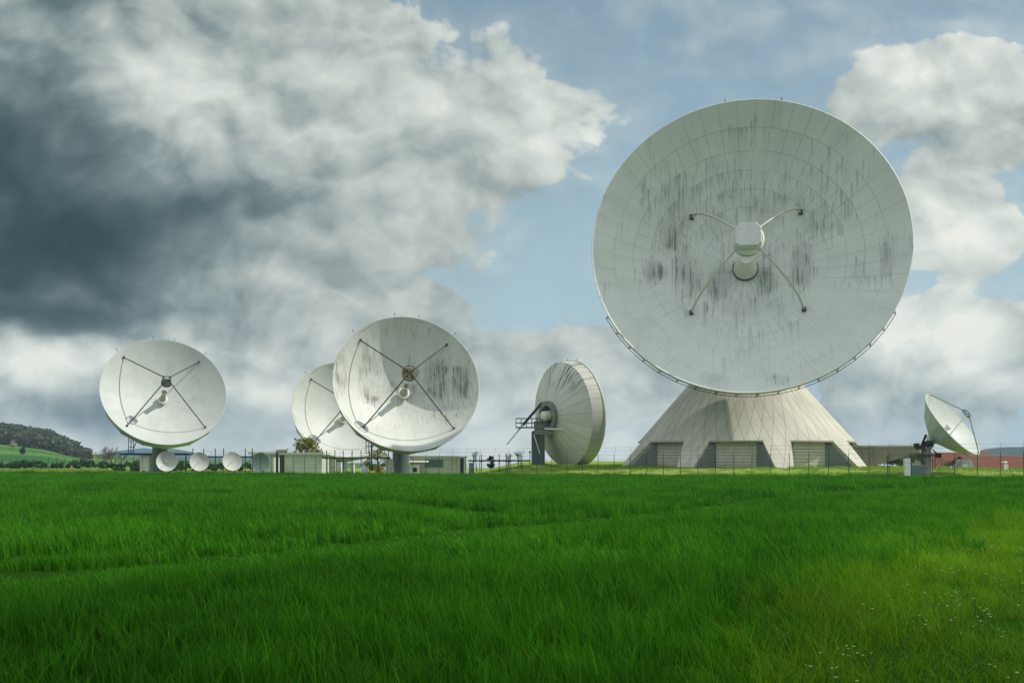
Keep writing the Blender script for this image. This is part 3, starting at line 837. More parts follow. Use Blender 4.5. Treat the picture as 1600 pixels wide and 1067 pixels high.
def small_right_antenna():
    Y, R = 82.0, 3.13
    n = Vector((.595, -.530, .604)).normalized()
    c = at(1489, 662, Y)
    root = thing('dish_antenna', Vector((atx(1447.5, Y), Y, .05)), 'tilted white mesh-free dish antenna on a short concrete pillar beside the ramp wall', 'satellite dish')
    root['label'] = 'upturned white dish antenna with slim tripod on a squat grey pillar, near red roofs'
    L = root.location
    M = Matrix.Translation(-L) @ frame(n, c)
    d = .40 * R
    mat = dish_mat('tilted_dish_panels', R, (.5,), 16, 16, .02, seam=.12, amount=.2, seed=9, speck=.1, base=(.48, .515, .49))
    b = MB(); b.lathe(paraboloid(R, d, 14, 0), 72); b.lathe([(R, 0), (R * 1.012, -.02), (R * 1.012, -.09), (R * .99, -.1)], 72); b.build('reflector', mat, root, 40, M)
    b = MB(); b.lathe([(R * .99, -.095), (R * .95, -.22), (R * .62, -.40 * R), (R * .14, -.66 * R), (R * .14, -.74 * R), (0, -.74 * R)], 16); b.build('back_shell', PANEL, root, 14, M)
    ap = .43 * R
    for a in (88, 202, 282):
        b = MB(); u = Vector((math.cos(R_(a)), math.sin(R_(a)), 0)); b.tube([u * R * .99, u * .1 * R + Vector((0, 0, ap))], .045, 8); b.build('support_leg', STEEL_G, root, 40, M)
    b = MB()
    for z in (ap - .12, ap + .06):
        b.lathe([(.105 * R, z), (.12 * R, z), (.12 * R, z + .06), (.105 * R, z + .06)], 20)
    for k in range(6):
        a = k * PI / 3; b.tube([(math.cos(a) * .11 * R, math.sin(a) * .11 * R, ap - .12), (math.cos(a) * .11 * R, math.sin(a) * .11 * R, ap + .1)], .035, 5)
    b.lathe([(0, ap - .2), (.06 * R, ap - .14), (.07 * R, ap - .05), (0, ap - .05)], 16)
    b.build('subreflector', STEEL_G, root, 40, M)
    b = MB(); b.lathe([(.07 * R, -d), (.06 * R, -d + .22 * R), (.075 * R, -d + .24 * R), (.075 * R, -d + .30 * R), (0, -d + .3 * R)], 20); b.build('feed_horn', PANEL2, root, 40, M)
    ht = (at(1448, 697, Y) - L).z
    b = MB(); b.lathe([(.40, -.3), (.37, .1), (.35, ht - .3), (.42, ht - .25), (.42, ht), (0, ht)], 24); b.build('pillar', CONC_P, root, 40)
    hubp = M @ Vector((0, 0, -.72 * R))
    b = MB(); b.bar((0, 0, ht - .1), hubp + Vector((0, 0, -.1)), .5, .45); b.box((.1, 0, ht + .1), (.75, .6, .35)); b.box((-.45, -.1, ht - .15), (.8, .5, .25)); b.box((-.85, -.1, ht + .05), (.35, .4, .4))
    for k in range(5): b.box((-.55 + .17 * k, -.32, ht - .02 + .16 * (k % 3)), (.16, .2, .18), mi=0)
    b.box((0, -.1, ht - .75), (1.7, 1.0, .09)); b.bar((-.85, -.3, ht - .78), (-.1, -.3, ht - 1.5), .06)
    b.build('azimuth_drive', BLACKST, root)
    P = M @ Vector((-.16 * R, .42 * R, -.52 * R))
    b = MB(); b.tube([(-.55, -.2, ht - .1), (-.12, -.25, ht + .95)], .10, 10); b.build('actuator', BLACK, root)
    b = MB()
    for (x0, x1, sag) in ((.35, .9, 1.4), (.4, 1.1, 1.9), (-.4, -.9, 1.2), (.3, .7, 1.0), (-.2, -.7, 1.6)):
        pts = []
        for i in range(11):
            t = i / 10; pts.append(Vector((x0 + (x1 - x0) * math.sin(t * PI) * .9 + .1 * t, -.45, ht - .3 - sag * t)))
        b.tube(pts, .022, 5)
    b.build('cable', BLACK, root)
    b = MB(); b.box((.62, -.2, ht - 1.2), (.04, .04, 1.3)); b.bar((.62, -.2, ht - .75), (.9, -.2, ht - .75), .04); b.box((.9, -.2, ht - .75), (.4, .3, .35))
    b.build('cable_tray', BLACKST, root)
BLACKST = simple('machinery_dark', (.022, .026, .028), .5, .3, var=.3)
CONC_P = concrete('pillar_concrete', (.26, .29, .27), dirt=.5)
small_right_antenna()

# four small drums in a row
SM = dish_mat('small_dish_panels', 1.25, (.6,), 8, 8, .02, seam=.05, amount=.3, seed=3, speck=.1, base=(.45, .47, .44))
SM_SHADE = dish_mat('shade_tinted_panels', 1.25, (.6,), 8, 8, .02, seam=.08, amount=.4, seed=5, speck=.3, base=(.27, .36, .295))  # darker green copy of the panels; this dish's shade is in the base colour
def small_dish(px, py, Rpx, Y, n, label, depth, mt=None):
    R = Rpx / FPX * Y; c = at(px, py, Y); n = Vector(n); gz = -1.25
    root = thing('small_dish_antenna', Vector((c.x, c.y + .9, gz)), label, 'satellite dish', 'row of small white dishes')
    M = Matrix.Translation(-root.location) @ frame(n, c); d = depth * R
    b = MB(); b.lathe(paraboloid(R, d, 12, 0), 56); b.lathe([(R, 0), (R * 1.03, .01), (R * 1.03, -.06), (R * .99, -.06)], 56); b.build('reflector', mt or SM, root, 40, M)
    b = MB(); b.lathe([(R * .99, -.05), (R * .7, -d * .6 - .08), (R * .2, -d - .1), (.1, -d - .25), (0, -d - .25)], 24); b.build('back_shell', PANEL2, root, 30, M)
    h = M @ Vector((0, 0, -d - .2))
    b = MB(); b.tube([(h.x * .0, 0, -.2), (0, 0, max(.4, h.z))], .11, 12); b.bar((0, 0, max(.4, h.z) - .05), h, .14); b.tube([(.5, -.6, .0), (.1, 0, .6)], .035, 6)
    b.build('mount_post', STEEL_D, root, 40)
    b = MB(); b.tube([(0, 0, -d), (0, 0, -d + .55 * R)], .03, 8); b.lathe([(0, -d + .52 * R), (.07, -d + .55 * R), (.07, -d + .62 * R), (0, -d + .62 * R)], 14); b.build('feed_horn', PANEL2, root, 40, M)
small_dish(260.5, 720.5, 15.4, 112, aim(17, 9), 'small deep white dish nearest the dark pedestal', .50)
small_dish(311.5, 721, 14.4, 112, aim(27, 8), 'small white dish second along from the dark pedestal', .30)
small_dish(363, 720.5, 14.8, 112, aim(30, 14), 'small white dish before the shed end, third along from the dark pedestal', .28)
small_dish(407.5, 721.5, 14.2, 112, aim(-12, -2), 'small shade-tinted green dish in front of the pale shed', .52, SM_SHADE)
# ---------------------------------------------------------------- ground sheet
def ground_mat():
    m, g = newmat('ground_cover')
    p = g.pos(); x, y, z = g.sep(p)
    yf = FY0 + (x - FX0) * FSL
    e = (g.noise(p, .35, 3) - .5) * 1.2
    beyond = g.ss(y - yf + e, -.6, .3)
    far = g.ss(y, 190, 300)
    n1 = g.noise(p, .9, 6, .65); n2 = g.noise(p, .06, 5, .6); n3 = g.noise(p, 9, 4, .6)
    soil = g.mix(n3, (.010, .045, .004), (.028, .085, .008))
    mown = g.mix(g.ss(n1, .3, .7), (.12, .24, .026), (.23, .33, .06))
    mown = g.mix(g.ss(n2, .4, .65) * .5, mown, (.29, .29, .11))
    meadow = g.mix(g.ss(n2, .42, .58), (.030, .105, .020), (.085, .190, .030))
    c = g.mix(beyond, soil, mown); c = g.mix(far, c, meadow)
    g.pbr(c, .95, 0, 0.0, g.bump(n3 + n1, .6, .1)); return m
GROUND = ground_mat()
def build_ground():
    radii = [0.01] + [1.0 * k for k in range(1, 150)] + [150 * 1.09 ** k for k in range(0, 36)]
    angs = [R_(a) for a in np.concatenate([np.arange(-46, 46, .5), np.arange(46, 314, 4.0)])]
    na = len(angs); vs, fs = [], []
    for r in radii:
        for a in angs:
            X, Y = r * math.sin(a), r * math.cos(a); vs.append((X, Y, ground(X, Y)))
    for i in range(len(radii) - 1):
        for k in range(na):
            k2 = (k + 1) % na; fs.append((i * na + k2, i * na + k, (i + 1) * na + k, (i + 1) * na + k2))
    b = MB(); b.add(vs, fs); tag(b.build('ground', GROUND, None, 180), kind='structure')
build_ground()

# ---------------------------------------------------------------- ramp wall beside the cone
def ramp():
    Y = 109.5
    x0, x1, x2 = atx(1312, Y), atx(1437, Y), atx(1355, Y)
    zt = at(0, 696, Y).z; zb = at(0, 707, Y).z
    root = thing('concrete_ramp_wall', Vector((x0, Y, 0)), 'long brown concrete wall with a rising underside joining the conical base', 'wall')
    prof = [(0, -.4), (x2 - x0 - .3, -.4), (x2 - x0 + .2, .15), (x1 - x0, zb), (x1 - x0, zt - .18), (0, zt - .18)]
    for nm, pr, y0, y1, mt in (('wall', prof, 0, 3.2, CONC), ('coping', [(-.0, zt - .175), (x1 - x0 + .1, zt - .175), (x1 - x0 + .1, zt), (0, zt)], -.08, 3.28, CONC_L)):
        b = MB(); n = len(pr)
        vs = [(x, y0, z) for x, z in pr] + [(x, y1, z) for x, z in pr]
        fs = [tuple(range(n)), tuple(reversed(range(n, 2 * n)))] + [(k, n + k, n + (k + 1) % n, (k + 1) % n) for k in range(n)]
        b.add(vs, [tuple(reversed(f)) for f in fs] if False else fs); b.build(nm, mt, root)
ramp()

# ---------------------------------------------------------------- sheds and cabinets
GZ = -1.2
def flat_shed(px0, px1, pyt, Y, dep, label, wall, trim=None, over=.25, group=None, rz=0):
    x0, x1 = atx(px0, Y), atx(px1, Y); zt = at(0, pyt, Y).z
    root = thing('flat_roofed_shed', Vector(((x0 + x1) / 2, Y, GZ)), label, 'shed', group)
    w = x1 - x0; h = zt - GZ
    b = MB(); b.box((0, dep / 2, (h - .3) / 2), (w, dep, h - .3)); b.build('wall', wall, root)
    b = MB(); b.box((0, dep / 2, h - .15), (w + 2 * over, dep + 2 * over, .3)); b.build('roof', trim or GREYG, root)
    return root, w, h
s1, w1, h1 = flat_shed(438, 502, 706.5, 118, 5, 'pale green panelled shed with a flat lipped roof beside the shaded small dish', SHEDWALL, OFFW, .3)
b = MB(); b.box((-w1 / 2 + .2, -.02, (h1 - .3) / 2), (.55, .06, h1 - .35)); b.build('corner_panel', GREEN_D, s1)
s3, w3, h3 = flat_shed(393, 428, 706.0, 124, 4, 'narrow pale shed standing behind the shaded small dish', SHEDWALL, OFFW, .35)
s2, w2, h2 = flat_shed(640, 716, 712, 115, 4.5, 'long cream container shed with an air conditioner on its front', SHEDWALL, OFFW, .12)
b = MB(); b.box((0, -.02, 1.7), (2.2, .06, 1.0)); fr = b.build('window', GREYG, s2)
b = MB(); b.box((0, -.055, 1.7), (2.0, .03, .8)); b.build('pane', BLUEG, fr)
b = MB(); b.bar((-w2 * .30, -.02, h2 - .55), (-w2 * .30, -1.0, h2 - .75), 2.2, .06); b.build('awning', OFFW, s2)
def aircon(px0, px1, pyt, Y, label):
    x0, x1 = atx(px0, Y), atx(px1, Y); zt = at(0, pyt, Y).z; w = x1 - x0
    root = thing('air_conditioner', Vector(((x0 + x1) / 2, Y, GZ)), label, 'air conditioner')
    h = zt - GZ
    b = MB(); b.box((0, 0, h / 2), (w, .6, h)); b.build('casing', WHITE, root)
    M = Matrix.Translation((.12, -.31, h * .62)) @ Matrix.Rotation(PI / 2, 4, 'X')
    b = MB(); b.lathe([(0, .02), (.22, .02), (.26, .05), (.26, 0)], 20, M); b.build('fan_grille', BLACKST, root)
    M = Matrix.Translation((.12, -.31, h * .22)) @ Matrix.Rotation(PI / 2, 4, 'X')
    b = MB(); b.lathe([(0, .02), (.18, .02), (.2, .05), (.2, 0)], 20, M); b.build('fan_grille', BLACKST, root)
aircon(639, 655, 725.5, 114, 'white air conditioner with dark fan before the cream container shed')
def cabinet(name, px0, px1, pyt, Y, label, mt, cat, dep=.7, door=True):
    x0, x1 = atx(px0, Y), atx(px1, Y); zt = at(0, pyt, Y).z; w = x1 - x0; h = zt - GZ
    root = thing(name, Vector(((x0 + x1) / 2, Y, GZ)), label, cat)
    b = MB(); b.box((0, 0, h / 2 - .02), (w, dep, h - .04)); b.build('casing', mt, root)
    b = MB(); b.box((0, 0, h - .0), (w + .08, dep + .08, .06)); b.build('lid', GREYG, root)
    if door:
        b = MB(); b.box((.02, -dep / 2 - .01, h * .5), (w * .82, .03, h * .8)); d_ = b.build('door', mt, root)
        b = MB(); b.box((w * .3, -dep / 2 - .05, h * .5), (.05, .05, .2)); b.build('handle', STEEL_D, d_)
    return root
cabinet('switch_cabinet', 603, 614.5, 717.5, 112, 'tall pale grey cabinet against the black-streaked dish pedestal', OFFW, 'cabinet')
cabinet('equipment_cabinet', 527, 534, 721.5, 122, 'white cabinet just before the half hidden dish pedestal', WHITE, 'cabinet')
cabinet('equipment_cabinet', 549, 553.5, 724, 121, 'slim white cabinet between the half hidden dish pedestal and the white dome', WHITE, 'cabinet')
cabinet('machine_box', 508, 524, 716.5, 124, 'pale machine box with dark fittings between shed and pedestal', OFFW, 'machine')
cabinet('steel_locker', 733, 739.5, 723, 116, 'blue steel locker beyond the end of the cream container shed', BLUEG, 'locker')
# open end bay of the container shed
r = cabinet('service_kiosk', 716.5, 729.5, 713.5, 116.2, 'pale service kiosk with dark doorway at the end of the cream container shed', OFFW, 'kiosk', 3, False)
b = MB(); b.box((-.02, -1.52, 1.4), (.42, .05, 1.9)); b.build('doorway', STEEL_D, r)
# hut behind the dark pedestal, broad roof
hx0, hx1 = atx(188, 133), atx(298, 133)
hut = thing('open_sided_hut', Vector(((hx0 + hx1) / 2, 133, GZ)), 'low hut with a wide dark flat roof behind the dark pedestal', 'shed')
hh = at(0, 708, 133).z - GZ
b = MB(); b.box((0, 2, hh - .12), (hx1 - hx0, 5, .26)); b.build('roof', STEEL_D, hut)
b = MB(); b.box((atx(226, 133) - hut.location.x, 1.0, (hh - .26) / 2), (1.2, 2.2, hh - .26)); b.build('wall', WHITE, hut)
b = MB(); b.box((atx(225, 133) - hut.location.x, -.13, .35), (.42, .06, .3)); b.build('vent', BLACK, hut)
b = MB(); b.box((atx(289, 133) - hut.location.x, .4, (hh - .26) / 2), (.14, .14, hh - .26)); b.build('post', STEEL_D, hut)
# dome
dx = atx(568.5, 112); dome = thing('small_radome', Vector((dx, 112, GZ)), 'small white rounded dome on the ground among the cabinets', 'dome')
b = MB(); rr = 6.2 / FPX * 112; hz = at(0, 733 - 6.2, 112).z - GZ
b.lathe([(rr * .97, 0), (rr, hz * .55)] + [(rr * math.cos(a), hz * .55 + (hz * .45) * math.sin(a)) for a in [i * PI / 20 for i in range(1, 11)]], 28)
b.build('shell', WHITE, dome, 50)
b = MB(); b.lathe([(rr * 1.12, -.1), (rr * 1.12, .18), (0, .18)], 28); b.build('plinth', GREYG, dome, 30)
# horn on a post beside the shed
hx = atx(433, 114); hn = thing('horn_on_post', Vector((hx, 114, GZ)), 'grey drum-shaped horn unit on a dark post at the pale shed corner', 'horn')
zt = at(0, 703, 114).z - GZ
b = MB(); b.box((0, 0, zt / 2), (.26, .26, zt + .1)); b.build('post', GREEN_D, hn)
b = MB(); M = Matrix.Translation((.15, 0, zt + .0)) @ Matrix.Rotation(PI / 2, 4, 'Y')
b.lathe([(0, -.2), (.34, -.2), (.34, -.12), (.28, -.08), (.28, .95), (.34, 1.0), (.34, 1.08), (.26, 1.08), (.22, .7), (0, .7)], 20, M); b.build('drum', PANEL2, hn, 40)
b = MB(); b.bar((.1, 0, zt - .45), (.9, 0, zt - .3), .16); b.build('bracket', PANEL2, hn)

# pipe gantries
def gantry(px0, px1, py, Y, posts, up, label):
    x0, x1 = atx(px0, Y), atx(px1, Y); z = at(0, py, Y).z - GZ
    root = thing('pipe_gantry', Vector(((x0 + x1) / 2, Y, GZ)), label, 'pipe rack')
    L = root.location.x
    b = MB(); b.tube([(x0 - L, 0, z), (x1 - L, 0, z)], .085, 8); b.tube([(x0 - L, .22, z + .02), (x1 - L, .22, z + .02)], .06, 6); b.build('pipe', STEEL_D, root)
    for px in posts:
        b = MB(); x = atx(px, Y) - L; b.tube([(x, .1, -.2), (x, .1, z + up)], .055, 6); b.box((x, .1, z - .1), (.35, .4, .06)); b.build('post', GREEN_D, root)
gantry(298, 395, 713.3, 120, (301, 318, 336, 349, 383, 394), 1.0, 'thin pipe rack with tall posts running behind the small round dishes')
gantry(503, 610, 715.2, 118, (510, 523, 536, 550, 564, 577, 590, 607), .9, 'dark pipe rack crossing before the half hidden dish pedestal')
gantry(731, 829, 719.5, 112, (740, 752, 780, 791, 797, 814), .75, 'dark pipe rack running out to the turned dish over open grass')
r = thing('warning_lamp_post', Vector((atx(828, 111.6), 111.6, .1)), 'short dark post with a small lamp at the end of the pipe rack', 'lamp post')
b = MB(); b.tube([(0, 0, -.2), (0, 0, 1.6)], .05, 6); b.build('post', GREEN_D, r); b = MB(); b.box((0, 0, 1.72), (.2, .2, .24)); b.build('lamp', STEEL_D, r)

# ---------------------------------------------------------------- things by the tilted dish
gz = .0
r = thing('marker_post', Vector((atx(1418, 79), 79, ground(atx(1418, 79), 79))), 'white square post leaning slightly beside the squat grey pillar', 'post')
b = MB(); b.box((0, 0, .72), (.46, .3, 1.6)); b.build('body', WHITE, r); b = MB(); b.box((.25, 0, .70), (.05, .32, 1.56)); b.build('hinge_strip', STEEL_D, r)
r.rotation_euler = (0, R_(-1.8), 0)
r = thing('control_box', Vector((atx(1432.5, 81), 81, .02)), 'blue-grey control box between the white post and the squat grey pillar', 'box')
b = MB(); b.box((0, 0, .34), (.92, .6, .7)); b.build('casing', BLUEG, r); b = MB(); b.box((0, 0, .71), (.98, .66, .05)); b.build('lid', STEEL_G, r)
for dx in (-.4, .4):
    b = MB(); b.tube([(dx, .1, .7), (dx, .1, 1.75)], .03, 6); b.build('stay', STEEL_D, r)
b = MB(); b.tube([(-.4, .1, 1.7), (.4, .1, 1.7)], .03, 6); b.tube([(-.4, .1, 1.3), (.4, .1, 1.3)], .03, 6); b.build('rail', STEEL_D, r)
r = thing('gate_frame', Vector((atx(1395, 79.6), 79.6, ground(atx(1395, 79.6), 79.6))), 'dark green tubular frame beside the white square post', 'frame')
b = MB(); b.tube([(-.4, 0, -.1), (-.4, 0, 1.78), (1.5, 0, 1.78)], .045, 6); b.build('rail', POST_G, r)
r = thing('garden_figure', Vector((atx(1570.5, 88), 88, ground(atx(1570.5, 88), 88))), 'small white pillar figure with a cap, standing in the grass before red roofs', 'post')
b = MB(); b.lathe([(.12, -.05), (.10, .1), (.09, .62), (.16, .66), (.20, .72), (.14, .78), (0, .80)], 14); b.box((-.13, 0, .74), (.36, .14, .08)); b.build('body', WHITE, r, 40)
b = MB(); b.lathe([(.06, 0), (.05, .4), (.09, .45), (0, .5)], 10, Matrix.Translation((.24, .05, 0))); b.build('side_peg', WHITE, r, 40)
r = thing('rag_post', Vector((atx(1486, 84), 84, ground(atx(1486, 84), 84))), 'little pale stake in the long grass beyond the fence', 'stake')
b = MB(); b.lathe([(.05, -.05), (.06, .3), (.11, .42), (.04, .5), (0, .52)], 8); b.build('stake', PANEL2, r, 40)

# ---------------------------------------------------------------- houses in the hollow
def house(px0, px1, ridge_py, eave_py, Y, dep, label, tile=None, gable_left=False):
    x0, x1 = atx(px0, Y), atx(px1, Y); zr, ze = at(0, ridge_py, Y).z, at(0, eave_py, Y).z
    zg = -5.5; w = x1 - x0
    root = thing('tiled_house', Vector(((x0 + x1) / 2, Y, zg)), label, 'house', 'houses with tiled roofs in the hollow')
    zr -= zg; ze -= zg
    b = MB()
    vs = [(-w / 2, 0, 0), (w / 2, 0, 0), (w / 2, dep, 0), (-w / 2, dep, 0), (-w / 2, 0, ze), (w / 2, 0, ze), (w / 2, dep, ze), (-w / 2, dep, ze), (-w / 2, dep / 2, zr - .1), (w / 2, dep / 2, zr - .1)]
    b.add(vs, [(0, 1, 5, 4), (2, 3, 7, 6), (1, 2, 6, 9, 5), (3, 0, 4, 8, 7), (4, 5, 9, 8), (6, 7, 8, 9)]); b.build('wall', PLASTER, root)
    b = MB(); o = .5
    for s in (0, 1):
        ya, yb = (-o, dep / 2) if s == 0 else (dep + o, dep / 2)
        za = ze - o * (zr - ze) / (dep / 2)
        P = [(-w / 2 - o, ya, za), (w / 2 + o, ya, za), (w / 2 + o, yb, zr), (-w / 2 - o, yb, zr)]
        Q = [(x, y, z + .14) for x, y, z in P]
        b.add(P + Q, [(3, 2, 1, 0), (4, 5, 6, 7), (0, 1, 5, 4), (1, 2, 6, 5), (2, 3, 7, 6), (3, 0, 4, 7)])
    rf = b.build('roof', tile or TILE, root)
    b = MB(); b.box((w * .28, dep / 2 + 1.2, zr - .1), (.6, .6, 1.2) if False else (.55, .55, .5)); b.build('chimney', PLASTER, rf)
    for k in (-1, 1):
        b = MB(); b.box((k * w * .25, -.03, ze * .45), (1.1, .08, 1.3)); f = b.build('window', WHITE, root); b = MB(); b.box((k * w * .25, -.08, ze * .45), (.9, .04, 1.1)); b.build('pane', BLUEG, f)
    return root
house(1452, 1523, 708, 730, 165, 12, 'long orange tiled roof behind the squat grey pillar and bare bush', TILE)
house(1528, 1640, 714, 731, 158, 11, 'low orange tiled roof behind the small white pillar figure', TILE)
house(1524, 1556, 704.5, 716, 182, 10, 'dark brown tiled roof rising behind the orange roofs', TILE_B)
# gabled dormer / porch end
Yg = 150; gx = atx(1517.5, Yg)
r = thing('gabled_porch', Vector((gx, Yg, -5.5)), 'small grey gable end with a dark opening between the two orange roofs', 'porch')
zt = at(0, 717.5, Yg).z + 5.5; zb = at(0, 737, Yg).z + 5.5
b = MB(); hw = 9.5 / FPX * Yg
vs = [(-hw, 0, 0), (hw, 0, 0), (hw, 0, zb - .3), (0, 0, zt), (-hw, 0, zb - .3), (-hw, 5, 0), (hw, 5, 0), (hw, 5, zb - .3), (0, 5, zt), (-hw, 5, zb - .3)]
b.add(vs, [(0, 1, 2, 3, 4), (9, 8, 7, 6, 5), (1, 6, 7, 2), (5, 0, 4, 9), (2, 7, 8, 3), (3, 8, 9, 4)]); b.build('gable', PLASTER, r)
b = MB(); b.box((.1, -.04, zb - .35 + .5), (.5, .06, .7)); b.build('opening', STEEL_D, r)
cabinet('white_kiosk', 1503, 1509.5, 725, 149, 'tiny white kiosk beside the small grey gable end', WHITE, 'kiosk', .8)

# ---------------------------------------------------------------- the fence
def fence():
    A = Vector((atx(1640, FY0 - 3.2), 0, 0)); 
    pts = []
    x = 42.5; dirv = Vector((-1, -FSL)).normalized()
    p = Vector((x, fence_y(x)))
    while p.x > -78:
        pts.append(Vector((p.x, p.y, ground(p.x, p.y + .6)))); p = p + Vector((dirv.x, dirv.y)) * 1.58
    root = thing('perimeter_fence', pts[len(pts) // 2], 'green post and wire fence along the far edge of the crop field', 'fence')
    L = root.location
    nrm = Vector((-dirv.y, dirv.x, 0))      # towards the field
    if nrm.y > 0: nrm = -nrm
    random.seed(11)
    for p in pts:
        b = MB(); q = p - L; h = 1.98 + random.uniform(-.04, .03)
        lean = Vector((random.uniform(-.02, .02), random.uniform(-.02, .02), 0))
        b.tube([q + Vector((0, 0, -.3)), q + lean + Vector((0, 0, h))], .027, 7)
        b.tube([q + lean + Vector((0, 0, h - .02)), q + lean - nrm * .35 + Vector((0, 0, h + .75))], .009, 5)
        b.build('post', POST_G, root, 60)
    for hh, off, rad in ((.35, 0, .005), (.75, 0, .005), (1.15, 0, .005), (1.55, 0, .005), (1.92, 0, .0055), (2.32, -.18, .006), (2.62, -.30, .006)):
        b = MB()
        b.tube([p - L + nrm * off + Vector((0, 0, hh)) for p in pts], rad, 4)
        b.build('wire', WIRE, root)
    return pts
fence_pts = fence()
# ---------------------------------------------------------------- trees and bushes
def leaf_cloud(b, tints, centers, per, size, rnd, flat=.55):
    for (c, rad) in centers:
        for _ in range(per):
            while True:
                q = Vector((rnd.uniform(-1, 1), rnd.uniform(-1, 1), rnd.uniform(-1, 1)))
                if .25 < q.length < 1: break
            p = Vector(c) + Vector((q.x * rad, q.y * rad, q.z * rad * .85))
            n = Vector((rnd.gauss(0, 1), rnd.gauss(0, 1), rnd.gauss(.3, 1))).normalized()
            u = n.orthogonal().normalized(); u.rotate(Matrix.Rotation(rnd.uniform(0, 6.28), 3, n)); v = n.cross(u)
            s = size * rnd.uniform(.6, 1.3)
            b.add([p - u * s, p + v * s * flat, p + u * s, p - v * s * flat], [(0, 1, 2, 3)])
            tints.append(rnd.random())
def set_tint(o, tints, nv=4):
    me = o.data; a = me.attributes.new('tint', 'FLOAT_COLOR', 'POINT')
    arr = np.ones((len(me.vertices), 4), np.float32); arr[:, :3] = np.repeat(np.array(tints, np.float32), nv)[:len(arr), None]
    a.data.foreach_set('color', arr.ravel())
L_YEL = leaf_mat('leaf_yellow_green', (.10, .13, .02), (.30, .28, .05))
L_OLIVE = leaf_mat('leaf_olive', (.24, .225, .08), (.40, .34, .15))
L_DARK = leaf_mat('leaf_dark', (.016, .040, .020), (.045, .085, .034))
L_HEDGE = leaf_mat('leaf_hedge', (.022, .070, .028), (.065, .130, .040))
L_TWIG = simple('twig', (.075, .058, .045), .9, var=.3)
def leafy_tree(name, loc, h, w, mt, label, cat='tree', seed=0, n=16, per=110, size=.16, base=.25, group=None):
    rnd = random.Random(seed)
    root = thing(name, Vector(loc), label, cat, group)
    b = MB(); b.tube([(0, 0, -.3), (.03, .02, h * .35), (-.05, .03, h * .75)], [h * .035, h * .026, h * .008], 8)
    cs = []
    for k in range(n):
        a = rnd.uniform(0, 6.28); t = rnd.uniform(base, .95); rr = w * .5 * math.sin(PI * min(.93, max(.12, (t - base) / (1 - base) * .85 + .12))) * rnd.uniform(.35, .95)
        c = (math.cos(a) * rr, math.sin(a) * rr, h * t); cs.append((c, w * rnd.uniform(.12, .24)))
        b.tube([(0, 0, h * t * .6), (c[0] * .6, c[1] * .6, h * (t * .85)), c], [h * .014, h * .008, h * .003], 5)
    b.build('trunk', BARK, root, 60)
    b = MB(); tt = []; leaf_cloud(b, tt, cs, per, size, rnd); o = b.build('crown', mt, root); set_tint(o, tt)
    return root
def bare_tree(loc, h, w, label, seed, group=None, name='bare_tree', n=7, mt=None):
    rnd = random.Random(seed)
    root = thing(name, Vector(loc), label, 'tree', group)
    b = MB(); c = MB()
    top = Vector((rnd.uniform(-.1, .1) * h, 0, h * .40)); b.tube([(0, 0, -.3), top * .5, top], [h * .028, h * .022, h * .012], 7); b.build('trunk', BARK, root, 60)
    def grow(p, d, L, r, dep):
        q = p + d * L; m = p + d * L * .5 + Vector((rnd.gauss(0, .05), rnd.gauss(0, .05), .02)) * L
        c.tube([p, m, q], [r, r * .8, r * .55], 5, caps=False)
        if dep == 0: return
        for _ in range(rnd.choice((3, 4))):
            nd = (d + Vector((rnd.gauss(0, .45), rnd.gauss(0, .45), rnd.gauss(.12, .25)))).normalized()
            grow(p + d * L * rnd.uniform(.55, 1), nd, L * rnd.uniform(.55, .8), r * .55, dep - 1)
    for k in range(n):
        a = rnd.uniform(0, 6.28); d = Vector((math.cos(a) * w / h, math.sin(a) * w / h, 1)).normalized()
        grow(top * rnd.uniform(.3, 1), d, h * .27, h * .011, 3)
    c.build('crown', mt or L_TWIG, root)
    return root
leafy_tree('shrubby_tree', (atx(480, 132), 132, GZ), at(0, 687, 132).z - GZ, 4.6, L_YEL, 'yellow-green tree showing above the pale green shed roof', 'tree', 3, 20, 75, .19, .35)
leafy_tree('leafy_tree', (atx(590, 128), 128, GZ), at(0, 694, 128).z - GZ, 3.2, L_OLIVE, 'olive brown tree between the two overlapping dishes', 'tree', 4, 17, 70, .15, .08)
leafy_tree('young_conifer', (atx(767, 125), 125, -.3), at(0, 713, 125).z + .3, 1.15, L_DARK, 'small dark narrow tree beyond the pipe rack', 'tree', 5, 14, 90, .10, .12)
for px, py, hh, sd, lb in ((745, 733, 1.9, 21, 'spindly bare sapling next to the blue steel locker'), (793, 731, 1.7, 22, 'wispy bare sapling behind the pipe rack'), (808, 731, 2.2, 23, 'tallest bare sapling, close to the turned dish')):
    bare_tree((atx(px, 128), 128, -.4), hh + .6, .5, lb, sd, 'bare saplings past the pipe rack', 'bare_sapling', 5)
bare_tree((atx(1491, 140), 140, -2.6), at(0, 709, 140).z + 2.6, 3.6, 'dark bare bush spread before the orange roof', 41, None, 'bare_bush', 14)
bare_tree((atx(137, 260), 260, -2), at(0, 701, 260).z + 2.5, 4, 'bare tree at the wood end, slimmer of the pair', 51, 'bare trees on the field margin', n=7)
bare_tree((atx(160, 250), 250, -2), at(0, 695, 250).z + 2.5, 6, 'broad bare tree at the foot of the wooded hill', 52, 'bare trees on the field margin', n=10)
bare_tree((atx(173, 255), 255, -2), at(0, 697, 255).z + 2.5, 5, 'bare tree nearest the hut with the dark roof', 53, 'bare trees on the field margin', n=8)
bare_tree((atx(188, 262), 262, -2), at(0, 706, 262).z + 2.5, 4, 'short bare tree, lowest of those beside the hut', 54, 'bare trees on the field margin', n=7)

